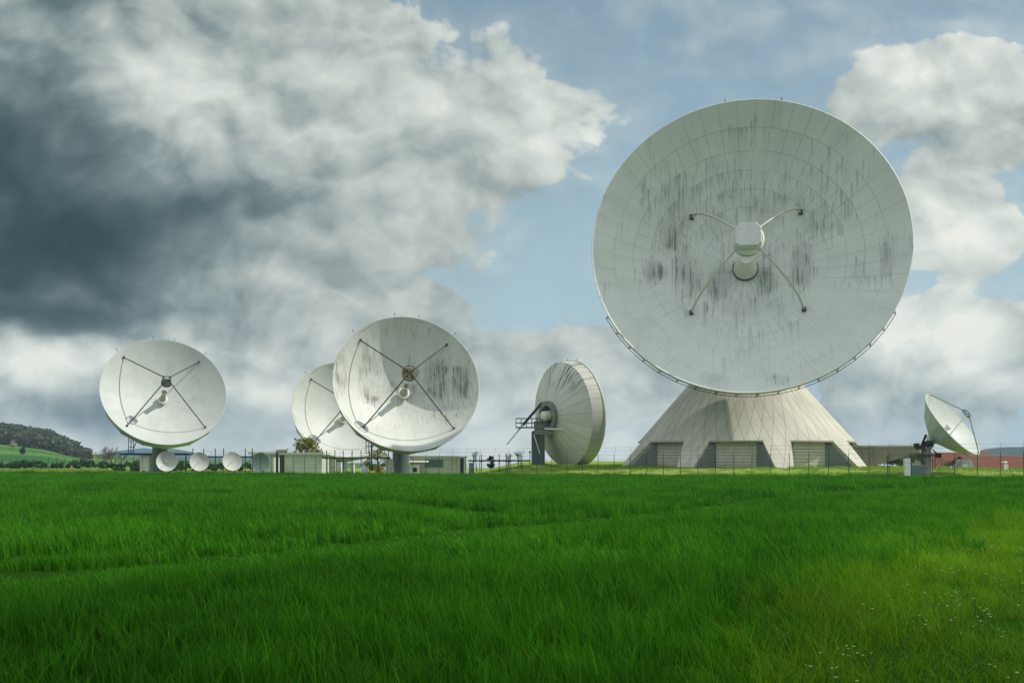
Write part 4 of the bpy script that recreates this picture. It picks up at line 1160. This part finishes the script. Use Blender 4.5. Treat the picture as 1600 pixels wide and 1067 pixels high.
# hedges reading as one mass along the valley behind the fence
def hedge(name, pts, hfun, dens, mt, label, seed, size):
    rnd = random.Random(seed); b = MB(); tt = []
    for i in range(len(pts) - 1):
        (x0, y0), (x1, y1) = pts[i], pts[i + 1]; L = math.hypot(x1 - x0, y1 - y0)
        for _ in range(int(L * dens)):
            t = rnd.random(); x, y = x0 + (x1 - x0) * t + rnd.gauss(0, .6), y0 + (y1 - y0) * t + rnd.gauss(0, 1.5)
            h = hfun(x) * rnd.uniform(.75, 1.1); z0 = ground(x, y)
            leaf_cloud(b, tt, [((x, y, z0 + h * rnd.uniform(.3, .8)), h * .38)], 26, size, rnd, .7)
    o = b.build(name, mt); set_tint(o, tt); tag(o, label, 'hedge', kind='stuff')
hedge('field_hedge', [(-98, 175), (-75, 185), (-52, 190)], lambda x: 1.25 + .35 * math.sin(x * .7), 5.5, L_HEDGE, 'dark scrubby hedge behind the fence under the wooded hill', 5, .30)
hedge('valley_hedge', [(-60, 150), (-42, 155), (-28, 158)], lambda x: 1.0 + .3 * math.sin(x * .9), 5.0, L_HEDGE, 'low green scrub behind the small round dishes', 6, .22)
hedge('ramp_scrub', [(atx(1366, 118), 118), (atx(1425, 118), 118)], lambda x: 1.9, 16.0, leaf_mat('leaf_grey_green', (.05, .09, .04), (.16, .20, .10)), 'grey-green scrub seen under the rising end of the ramp wall', 8, .16)

# ---------------------------------------------------------------- hills
def hill_mat():
    m, g = newmat('hill_meadow'); p = g.pos(); x, y, z = g.sep(p)
    n = g.noise(p, .02, 5, .6)
    q = y + (n - .5) * 60 + x * .10
    c = g.ramp(g.ss(q, 300, 640, 0, 1, lin=True), [(.0, (.030, .105, .022)), (.15, (.028, .090, .024)), (.23, (.20, .155, .085)), (.30, (.075, .190, .025)), (.36, (.028, .105, .022)), (.52, (.028, .105, .022)), (.60, (.10, .20, .03)), (.70, (.032, .11, .02)), (.80, (.085, .19, .025)), (.88, (.19, .18, .07)), (1, (.06, .12, .03))], 'LINEAR')
    c = g.vm('SCALE', c, scale=g.ss(g.noise(p, .3, 5, .6), .3, .7, .85, 1.15, lin=True))
    g.pbr(c, .95, 0, .05); return m
def hill_h(X, Y):
    prof = [(-1200, 60), (-620, 34), (-470, 24), (-385, 15.5), (-365, 13), (-350, 10.5), (-338, 4.5), (-322, -1.0), (-290, -4), (-240, -8), (-100, -14)]
    Xc = X * 750 / max(400, Y)
    for (xa, ha), (xb, hb) in zip(prof, prof[1:]):
        if xa <= Xc <= xb: h = ha + (hb - ha) * (Xc - xa) / (xb - xa); break
    else: h = 60 if Xc < -1200 else -14
    t = min(1, max(0, (Y - 300) / 450))
    return -5 + (h + 5) * t ** 1.7
def hills():
    b = MB(); nx, ny = 90, 60; vs, fs = [], []
    for j in range(ny + 1):
        Y = 300 + 1000 * j / ny
        for i in range(nx + 1):
            X = (-1.15 + 1.02 * i / nx) * Y
            vs.append((X, Y, hill_h(X, Y) + (0 if j else -3)))
    for j in range(ny):
        for i in range(nx): a = j * (nx + 1) + i; fs.append((a, a + 1, a + nx + 2, a + nx + 1))
    b.add(vs, fs); tag(b.build('hill', hill_mat(), None, 180), kind='structure')
    # wood on the hill
    rnd = random.Random(9); b = MB(); tt = []
    k = 0
    while k < 5200:
        Y = rnd.uniform(585, 830); X = rnd.uniform(-.62, -.425) * Y
        ed = 612 + 22 * math.sin(X * .03) + (X + 330) * .15
        if Y < ed or hill_h(X, Y) < -3.5: continue
        z = hill_h(X, Y); hh = rnd.uniform(4.5, 8.5) * (1 if hill_h(X, Y) > 1 else .65); r = hh * rnd.uniform(.28, .42); tn = rnd.random() ** 1.6 * (.9 if rnd.random() < .85 else 1)
        k += 1
        for _ in range(24):
            q = Vector((rnd.gauss(0, .5), rnd.gauss(0, .5), rnd.uniform(-1, 1)))
            p = Vector((X, Y, z + hh * .55)) + Vector((q.x * r, q.y * r, q.z * hh * .42))
            n = Vector((rnd.gauss(0, 1), rnd.gauss(-.6, 1), rnd.gauss(.5, 1))).normalized(); u = n.orthogonal().normalized(); v = n.cross(u); s = rnd.uniform(.7, 1.5)
            b.add([p - u * s, p + v * s, p + u * s, p - v * s], [(0, 1, 2, 3)]); tt.append(min(1, max(0, tn + rnd.gauss(0, .08))))
    o = b.build('hillside_wood', leaf_mat('leaf_wood', (.026, .050, .026), (.095, .105, .045), .2, .03)); set_tint(o, tt)
    tag(o, 'mixed dark and brownish wood covering the ridge of the hill', 'wood', kind='stuff')
    for px, py, Y in ((36, 703, 520),):
        leafy_tree('round_bush', (atx(px, Y), Y, hill_h(atx(px, Y), Y) - .3), 3.6, 3.4, L_DARK, 'lone dark round bush on the hill meadow', 'bush', 61, 14, 60, .5, .1)
    leafy_tree('blossom_tree', (atx(20, 590), 590, hill_h(atx(20, 590), 590) - .3), 4.2, 3.6, leaf_mat('leaf_blossom', (.30, .32, .20), (.5, .5, .36)), 'pale blossoming tree at the edge of the hill wood', 'tree', 62, 14, 60, .5, .1)
    # far ridges
    def ridge(name, Y, prof, col, depth=500):
        m, g = newmat(name + '_cover'); p = g.pos(); g.pbr(g.mix(g.ss(g.noise(p, .012, 6, .65), .4, .6), col, tuple(c * 1.6 for c in col)), .95, 0, .05)
        b = MB(); vs, fs = [], []
        xs = [prof[0][0] + (prof[-1][0] - prof[0][0]) * i / 120 for i in range(121)]
        rows = 8
        for j in range(rows + 1):
            f = math.sin(PI * j / rows)
            for px in xs:
                for (xa, ya), (xb, yb) in zip(prof, prof[1:]):
                    if xa <= px <= xb: py = ya + (yb - ya) * (px - xa) / (xb - xa); break
                X, Yv = atx(px, Y), Y + depth * (j / rows - .5)
                h = at(px, py, Y).z + 26
                h *= 1 + .05 * mnoise.noise(Vector((X * .01, 0, Y)))
                vs.append((X, Yv, -26 + h * f))
        n = len(xs)
        for j in range(rows):
            for i in range(n - 1): a = j * n + i; fs.append((a, a + 1, a + n + 1, a + n))
        b.add(vs, fs); tag(b.build(name, m, None, 180), kind='structure')
    ridge('distant_ridge', 3200, [(90, 716), (150, 712), (180, 707), (205, 702), (225, 699.5), (245, 702), (268, 700.5), (290, 705), (300, 709), (330, 713), (420, 714), (520, 716)], (.016, .040, .060))  # blue in the base colour adds to the haze over this far ridge
    ridge('wooded_ridge', 1600, [(1500, 714), (1540, 708), (1556, 703), (1570, 698.5), (1590, 698), (1640, 696), (1760, 702), (1900, 712)], (.030, .045, .030))
hills()
# ---------------------------------------------------------------- crop and grass
rng = np.random.default_rng(5)
def clump_mesh(name, mat, n, side, h, hs, wd, lean, seed, segs=4, wind=None):
    """one square of standing blades; every blade a bent tapering strip"""
    r = np.random.default_rng(seed)
    np_ = max(4, n // 9); cx_, cy_ = r.uniform(-side / 2, side / 2, np_), r.uniform(-side / 2, side / 2, np_)
    w_ = r.integers(0, np_, n); sg = side / math.sqrt(np_) * .30
    bx, by = cx_[w_] + r.normal(0, sg, n), cy_[w_] + r.normal(0, sg, n)
    ph = r.normal(1, .14, np_)[w_]
    H = np.clip(r.normal(h, hs, n) * ph, h * .35, h * 1.6); az = r.uniform(0, 2 * PI, n) if wind is None else r.normal(wind, 1.15, n); ln = np.abs(r.normal(lean, lean * .6, n)) * H
    fa = r.uniform(0, 2 * PI, n); W = wd * r.uniform(.6, 1.3, n)
    V = []; F = []; T = []
    t = np.linspace(0, 1, segs + 1)
    droop = r.uniform(0, 1, n) ** 3
    for i in range(n):
        o = len(V); dx, dy = math.cos(az[i]), math.sin(az[i]); wx, wy = math.cos(fa[i]), math.sin(fa[i])
        for k, s in enumerate(t):
            off = ln[i] * s ** 2.2; z = H[i] * (s - droop[i] * .38 * s ** 3)
            ww = W[i] * (1 - s ** 1.6) * .5
            cx, cy = bx[i] + dx * off, by[i] + dy * off
            if k < segs: V += [(cx - wx * ww, cy - wy * ww, z), (cx + wx * ww, cy + wy * ww, z)]; T += [i] * 2
            else: V.append((cx, cy, z)); T.append(i)
        for k in range(segs - 1): a = o + 2 * k; F.append((a, a + 1, a + 3, a + 2))
        a = o + 2 * (segs - 1); F.append((a, a + 1, a + 2))
    me = bpy.data.meshes.new(name); me.from_pydata(V, [], F); me.materials.append(mat)
    a = me.attributes.new('tint', 'FLOAT_COLOR', 'POINT'); tv = r.uniform(0, 1, n)[np.array(T)]
    arr = np.ones((len(V), 4), np.float32); arr[:, :3] = tv[:, None]; a.data.foreach_set('color', arr.ravel())
    me.polygons.foreach_set('use_smooth', [True] * len(me.polygons)); me.update()
    return me
def scatter(name, P, protos, scale, rotz, label, cat, tilt=None):
    n = len(P)
    me = bpy.data.meshes.new(name); me.vertices.add(n); me.vertices.foreach_set('co', np.asarray(P, np.float32).ravel())
    def at_(nm, ty, key, arr):
        a = me.attributes.new(nm, ty, 'POINT'); a.data.foreach_set(key, np.asarray(arr).ravel())
    rot = np.zeros((n, 3), np.float32); rot[:, 2] = rotz
    if tilt is not None: rot[:, 0] = tilt[:, 0]; rot[:, 1] = tilt[:, 1]
    at_('rot', 'FLOAT_VECTOR', 'vector', rot); at_('scl', 'FLOAT_VECTOR', 'vector', np.asarray(scale, np.float32)); at_('idx', 'INT', 'value', rng.integers(0, len(protos), n).astype(np.int32))
    o = bpy.data.objects.new(name, me); C.objects.link(o)
    col = bpy.data.collections.new(name + '_tufts')
    for k, pm in enumerate(protos): col.objects.link(bpy.data.objects.new('tuft', pm))
    ng = bpy.data.node_groups.new(name, 'GeometryNodeTree')
    ng.interface.new_socket('Geometry', in_out='INPUT', socket_type='NodeSocketGeometry'); ng.interface.new_socket('Geometry', in_out='OUTPUT', socket_type='NodeSocketGeometry')
    N = ng.nodes; Lk = ng.links
    gi, go = N.new('NodeGroupInput'), N.new('NodeGroupOutput'); ip = N.new('GeometryNodeInstanceOnPoints')
    ci = N.new('GeometryNodeCollectionInfo'); ci.inputs['Collection'].default_value = col; ci.inputs['Separate Children'].default_value = True; ci.inputs['Reset Children'].default_value = True
    def na(nm, ty):
        q = N.new('GeometryNodeInputNamedAttribute'); q.data_type = ty; q.inputs['Name'].default_value = nm; return q.outputs['Attribute']
    er = N.new('FunctionNodeEulerToRotation'); Lk.new(na('rot', 'FLOAT_VECTOR'), er.inputs[0])
    Lk.new(gi.outputs[0], ip.inputs['Points']); Lk.new(ci.outputs[0], ip.inputs['Instance']); ip.inputs['Pick Instance'].default_value = True
    Lk.new(na('idx', 'INT'), ip.inputs['Instance Index']); Lk.new(er.outputs[0], ip.inputs['Rotation']); Lk.new(na('scl', 'FLOAT_VECTOR'), ip.inputs['Scale'])
    Lk.new(ip.outputs[0], go.inputs[0])
    md = o.modifiers.new('scatter', 'NODES'); md.node_group = ng
    tag(o, label, cat, kind='stuff')
    return o
def grass_mat(name, a, b, yellow, tr=.42, root=.5):
    m, g = newmat(name); p = g.pos()
    t = g.sep(g.attr('tint'))[0]
    n = g.noise(p, .16, 5, .6); n2 = g.noise(g.map(p, scale=(1, .45, 1)), .75, 4, .6)
    f = g.clamp(g.m('POWER', t, 1.6) * .62 + g.ss(n, .36, .64) * .24 + g.ss(n2, .35, .65) * .22)
    c = g.mix(f, a, b)
    c = g.mix(g.ss(t, .975, .99) * .7, c, yellow)
    d = g.node('ShaderNodeBsdfPrincipled'); g.put(d.inputs['Base Color'], c); d.inputs['Roughness'].default_value = .48; d.inputs['Specular IOR Level'].default_value = .06
    tn = g.node('ShaderNodeBsdfTranslucent'); g.put(tn.inputs[0], c)
    mx = g.node('ShaderNodeMixShader'); mx.inputs[0].default_value = tr
    g.t.links.new(d.outputs[0], mx.inputs[1]); g.t.links.new(tn.outputs[0], mx.inputs[2])
    o = g.node('ShaderNodeOutputMaterial'); g.t.links.new(mx.outputs[0], o.inputs[0]); return m
CROP = grass_mat('crop_blade', (.006, .062, .003), (.088, .340, .010), (.20, .21, .03))
VERGE = grass_mat('verge_blade', (.042, .130, .004), (.215, .445, .013), (.22, .21, .06))
MOWN = grass_mat('rough_grass_blade', (.12, .24, .025), (.29, .42, .065), (.38, .36, .13))

# verge edge: the worn strip down the right hand side
def verge_x(y):     # the crop stops where x exceeds this
    pts = [(0, .1), (5.5, .75), (6.9, 1.15), (8.2, 1.75), (9.8, 2.55), (14.2, 4.85), (17.2, 6.7), (22.6, 10.3), (35.6, 18.6), (45, 24.4), (80, 46)]
    ys, xs = zip(*pts); return np.interp(y, ys, xs)
wheel = [[(-12, 15.3), (-8.8, 17.2), (-6.4, 19.6), (-4.6, 21.8), (-2.9, 25.6), (.2, 29.2), (3, 33), (6.5, 39.5), (12.4, 47.5), (22, 58), (34, 69)],
         [(-9, 13.8), (-6.6, 15.6), (-4.6, 17.8), (-2.9, 20.2), (-1.2, 24), (1.6, 27.6), (4.4, 31.4), (7.9, 37.9), (13.7, 45.8), (23.3, 56.4), (35.3, 67.4)],
         [(.2, 29.2), (-2.2, 35), (-5.5, 41), (-12, 47), (-24, 53), (-40, 62)]]
def track_dist(x, y):
    d = np.full(x.shape, 1e9); sg = np.ones(x.shape)
    for pl in wheel:
        for (x0, y0), (x1, y1) in zip(pl, pl[1:]):
            vx, vy = x1 - x0, y1 - y0; t = np.clip(((x - x0) * vx + (y - y0) * vy) / (vx * vx + vy * vy), 0, 1)
            e = np.hypot(x - x0 - t * vx, y - y0 - t * vy); n_ = e < d
            sg = np.where(n_, np.sign(y - y0 - t * vy), sg); d = np.where(n_, e, d)
    return d, sg
def wave(x, y):
    return (np.sin(x * .55 + 1.3 * np.sin(y * .31)) * np.sin(y * .42 + x * .17) * .5 + np.sin(x * 1.7 + y * .9 + 2 * np.sin(y * .23)) * np.sin(y * 1.15 - x * .4) * .5)
def lay(x, y):
    # long low swells where wind and drainage have thinned or thickened the stand
    return np.array([mnoise.noise(Vector((a * .22, b * .55, 3.0))) + .8 * mnoise.noise(Vector((a * .8, b * 1.3, 9.0))) for a, b in zip(x, y)])
def gz_arr(x, y): return np.array([ground(a, b) for a, b in zip(x, y)])
def wedge(y0, y1, step, spread=1.14, pad=2.5):
    out = []
    y = y0
    while y < y1:
        hw = (y * .5145) * spread + pad
        n = max(2, int(2 * hw / step)); xs = np.linspace(-hw, hw, n) + rng.uniform(-.5, .5, n) * step
        out.append(np.stack([xs, y + rng.uniform(-.5, .5, n) * step], 1)); y += step
    return np.concatenate(out)
def crop_layer(y0, y1, step, protos, nm, label):
    q = wedge(y0, y1, step, 1.14, 6); x, y = q[:, 0], q[:, 1]
    jag = .35 * np.sin(y * 2.1) + .25 * np.sin(y * 5.3 + 1) + rng.normal(0, .18, len(y))
    keep = (x < verge_x(y) + jag) & (y < FY0 + FSL * (x - FX0) - .15)
    td, sg = track_dist(x, y); td = td + rng.normal(0, .06, len(x))
    tw = .45 + .18 * np.sin(x * .9 + y * .6) + step * .28
    keep &= (td > tw) | (rng.random(len(x)) < .22)
    x, y, td, sg = x[keep], y[keep], td[keep], sg[keep]
    s = np.where(td > tw[keep], np.where(sg > 0, .95 + .35 * np.exp(-td / 2.2), .34 + .66 * np.clip((td - .3) / 2.8, 0, 1)), .32) * (1 + .22 * wave(x, y) + .40 * lay(x, y)) * rng.uniform(.82, 1.16, len(x))
    s = np.where(FY0 + FSL * (x - FX0) - y < 3.0, s * rng.uniform(.65, 1.45, len(x)), s)
    sc_ = np.stack([np.ones_like(s), np.ones_like(s), s], 1)
    til = np.stack([rng.normal(.05, .07, len(x)) + .08 * np.sin(x * .8 + y * .5), rng.normal(.10, .08, len(x)) + .09 * wave(x * .7, y * .7)], 1)
    # lean with the breeze: tilt is applied before the turn, so keep the turn small
    rz = rng.uniform(-.6, .6, len(x)) + rng.integers(0, 2, len(x)) * .3
    scatter(nm, np.stack([x, y, gz_arr(x, y) - .02], 1), protos, sc_, rz, label, 'crop', None)
near = [clump_mesh('blade_tuft', CROP, 105, .62, .28, .06, .0145, .34, 100 + k, 5, 2.75) for k in range(6)]
mid = [clump_mesh('blade_tuft', CROP, 170, 1.15, .28, .06, .024, .36, 120 + k, 3, 2.75) for k in range(5)]
farp = [clump_mesh('blade_tuft', CROP, 260, 2.3, .28, .06, .042, .36, 140 + k, 2, 2.75) for k in range(4)]
crop_layer(4.2, 17, .42, near, 'crop_blades', 'tall dark green cereal blades filling the near field')
crop_layer(16.6, 44, .70, mid, 'crop_sward', 'even green cereal crop around the wheel tracks')
crop_layer(43, 136, 1.45, farp, 'crop_expanse', 'smooth green far part of the cereal field up to the fence')

# verge with daisies
vp = [clump_mesh('verge_tuft', VERGE, 120, .60, .13, .05, .0065, .75, 160 + k, 4) for k in range(5)]
vt = [clump_mesh('verge_tuft', VERGE, 70, .40, .36, .09, .0070, .85, 170 + k, 5) for k in range(4)]
vm_ = [clump_mesh('verge_tuft', VERGE, 170, 1.1, .15, .05, .014, .7, 180 + k, 3) for k in range(4)]
def verge_layer(y0, y1, step, protos, nm, label, dens=1.0, band=None):
    q = wedge(y0, y1, step, 1.2, 14); x, y = q[:, 0], q[:, 1]
    d = x - verge_x(y)
    keep = d > -.5
    if band is not None: keep = (d > band[0] + .5 * np.sin(y * .9)) & (d < band[1] + .6 * np.sin(y * 1.3 + 1)) & (rng.random(len(x)) < dens * (.6 + .5 * wave(x * 1.5, y * 1.5)))
    x, y = x[keep], y[keep]
    s = 1 + .30 * wave(x * 1.3, y * 1.3) + rng.normal(0, .1, len(x)); s = np.clip(s, .45, 1.7)
    scatter(nm, np.stack([x, y, gz_arr(x, y) - .015], 1), protos, np.stack([np.ones_like(s), np.ones_like(s), s], 1), rng.uniform(0, 6.28, len(x)), label, 'grass')
verge_layer(4.2, 17, .40, vp, 'verge_grass', 'short yellow-green grass of the daisy verge')
verge_layer(16.6, 75, .75, vm_, 'verge_sward', 'yellow-green verge grass running away beside the crop')
verge_layer(4.5, 30, .42, vt, 'tussock_grass', 'shaggy paler tussocks along the line where verge meets crop', .75, (-.7, 1.3))
# rough grass beyond the fence
mp = [clump_mesh('rough_tuft', MOWN, 110, 1.3, .20, .09, .030, .7, 190 + k, 3) for k in range(4)]
def rough():
    xs, ys = [], []
    for x in np.arange(-85, 75, .9):
        yf = FY0 + FSL * (x - FX0)
        for dy in np.arange(.3, 34, 1.0):
            X, Y = x + rng.uniform(-.45, .45), yf + dy + rng.uniform(-.5, .5)
            if dy > 4 and rng.random() < .55: continue
            if (X - 27.1) ** 2 + (Y - 115) ** 2 < 12.4 ** 2: continue
            xs.append(X); ys.append(Y)
    x, y = np.array(xs), np.array(ys)
    s = np.clip(.75 + .5 * wave(x * .8, y * .8) + rng.normal(0, .2, len(x)), .25, 1.8)
    scatter('rough_grass', np.stack([x, y, gz_arr(x, y) - .02], 1), mp, np.stack([np.ones_like(s), np.ones_like(s), s], 1), rng.uniform(0, 6.28, len(x)), 'pale yellow-green rough grass around the antennas behind the fence', 'grass')
rough()
# daisies and dandelions
def flower(name, petal, rad, h, seed, eye):
    r = random.Random(seed); b = MB(); b.tube([(0, 0, 0), (.01, 0, h * .6), (.015, .01, h)], .0018, 4, mi=2)
    n = 9
    for k in range(n):
        a = 2 * PI * k / n; u = Vector((math.cos(a), math.sin(a), .18)); v = Vector((-math.sin(a), math.cos(a), 0)) * rad * .30; c = Vector((.015, .01, h))
        b.add([c + u * rad * .15, c + u * rad * .7 + v, c + u * rad * 1.05, c + u * rad * .7 - v], [(0, 1, 2, 3)], 0)
    b.lathe([(0, h + .008), (rad * .28, h + .005), (rad * .28, h - .004), (0, h - .006)], 8, Matrix.Translation((.015, .01, 0)), 1)
    me = bpy.data.meshes.new(name); me.from_pydata(b.v, [], b.f)
    for m in (petal, eye, VSTEM): me.materials.append(m)
    me.polygons.foreach_set('material_index', b.mi); me.update(); return me
VSTEM = simple('flower_stem', (.05, .11, .02), .7)
PETAL = simple('daisy_petal', (.70, .70, .68), .7, var=.05); EYE_Y = simple('daisy_eye', (.55, .35, .02), .7)
YEL = simple('dandelion_petal', (.62, .42, .01), .7)
fl = [flower('daisy', PETAL, .011, .15 + .02 * k, k, EYE_Y) for k in range(3)]
n = 520; y = 4.8 + 13 * rng.random(n) ** 1.2; x = verge_x(y) + .5 + np.abs(rng.gamma(2.0, 1.0, n))
cl = wave(x * 1.9 + 3, y * 1.7); k = (cl > -.12) & (x < y * .56 + 1); x, y = x[k], y[k]
s = rng.uniform(.8, 1.35, len(x))
scatter('daisies', np.stack([x, y, gz_arr(x, y)], 1), fl, np.stack([s, s, s], 1), rng.uniform(0, 6.28, len(x)), 'tiny white daisies sprinkled over the short verge grass', 'flowers')
for i, (px, py, Y, lb) in enumerate(((1347, 934, 10.6, 'yellow dandelion at the edge of the crop, further from the daisies'), (1361, 939, 10.3, 'yellow dandelion on the verge side, next to its twin'))):
    o = bpy.data.objects.new('dandelion', flower('dandelion', YEL, .022, .26, 30 + i, YEL)); C.objects.link(o)
    X = atx(px, Y); o.location = (X, Y, ground(X, Y)); tag(o, lb, 'flower', 'dandelions on the verge')
# ---------------------------------------------------------------- the air between here and the hills
def air():
    m = bpy.data.materials.new('air'); m.use_nodes = True; t = m.node_tree; t.nodes.clear()
    v = t.nodes.new('ShaderNodeVolumePrincipled'); v.inputs['Color'].default_value = (.60, .80, 1.0, 1); v.inputs['Density'].default_value = 1.9e-4; v.inputs['Anisotropy'].default_value = .2
    o = t.nodes.new('ShaderNodeOutputMaterial'); t.links.new(v.outputs[0], o.inputs['Volume'])
    b = MB(); b.box((0, 0, -10), (7200, 7200, 190)); h = b.build('haze', m); tag(h, kind='stuff'); h['label'] = 'thin pale blue haze lying over the whole valley'
air()
# ---------------------------------------------------------------- an added cloud, out of view on the sunward side, to shade the near field
def cloud():  # added cloud, out of view, that shades the near field
    m, g = newmat('shade_cloud_white'); p = g.pos()
    g.pbr(g.mix(g.noise(p, .03, 5, .6), (.70, .72, .74), (.82, .83, .84)), 1.0, 0, 0.0)
    base = Vector((-31, -45, 0)) + SUN * (820 / SUN.z)
    rnd = random.Random(77); bm = bmesh.new()
    lumps = [(0, 0, 0, 44)] + [(rnd.uniform(-40, 40), rnd.uniform(-38, 38), rnd.uniform(0, 10), rnd.uniform(13, 24)) for _ in range(26)]
    for x, y, z, r in lumps:
        k = max(.35, 1 - .006 * math.hypot(x, y))
        bmesh.ops.create_icosphere(bm, subdivisions=4, radius=1, matrix=Matrix.Translation((x, y, z)) @ Matrix.Diagonal((r, r, r * .5 * k, 1)))
    for v in bm.verts:
        v.co += v.normal * 5.0 * mnoise.fractal(v.co * .06, 1.0, 2.0, 4)
        if v.co.z < -9: v.co.z = -9 + (v.co.z + 9) * .15
    me = bpy.data.meshes.new('added_shade_cloud'); bm.to_mesh(me); bm.free(); me.materials.append(m)
    me.polygons.foreach_set('use_smooth', [True] * len(me.polygons))
    o = bpy.data.objects.new('added_shade_cloud', me); C.objects.link(o); o.location = base  # unseen sun blocker; only its shadow falls within view
    tag(o, kind='structure')
cloud()
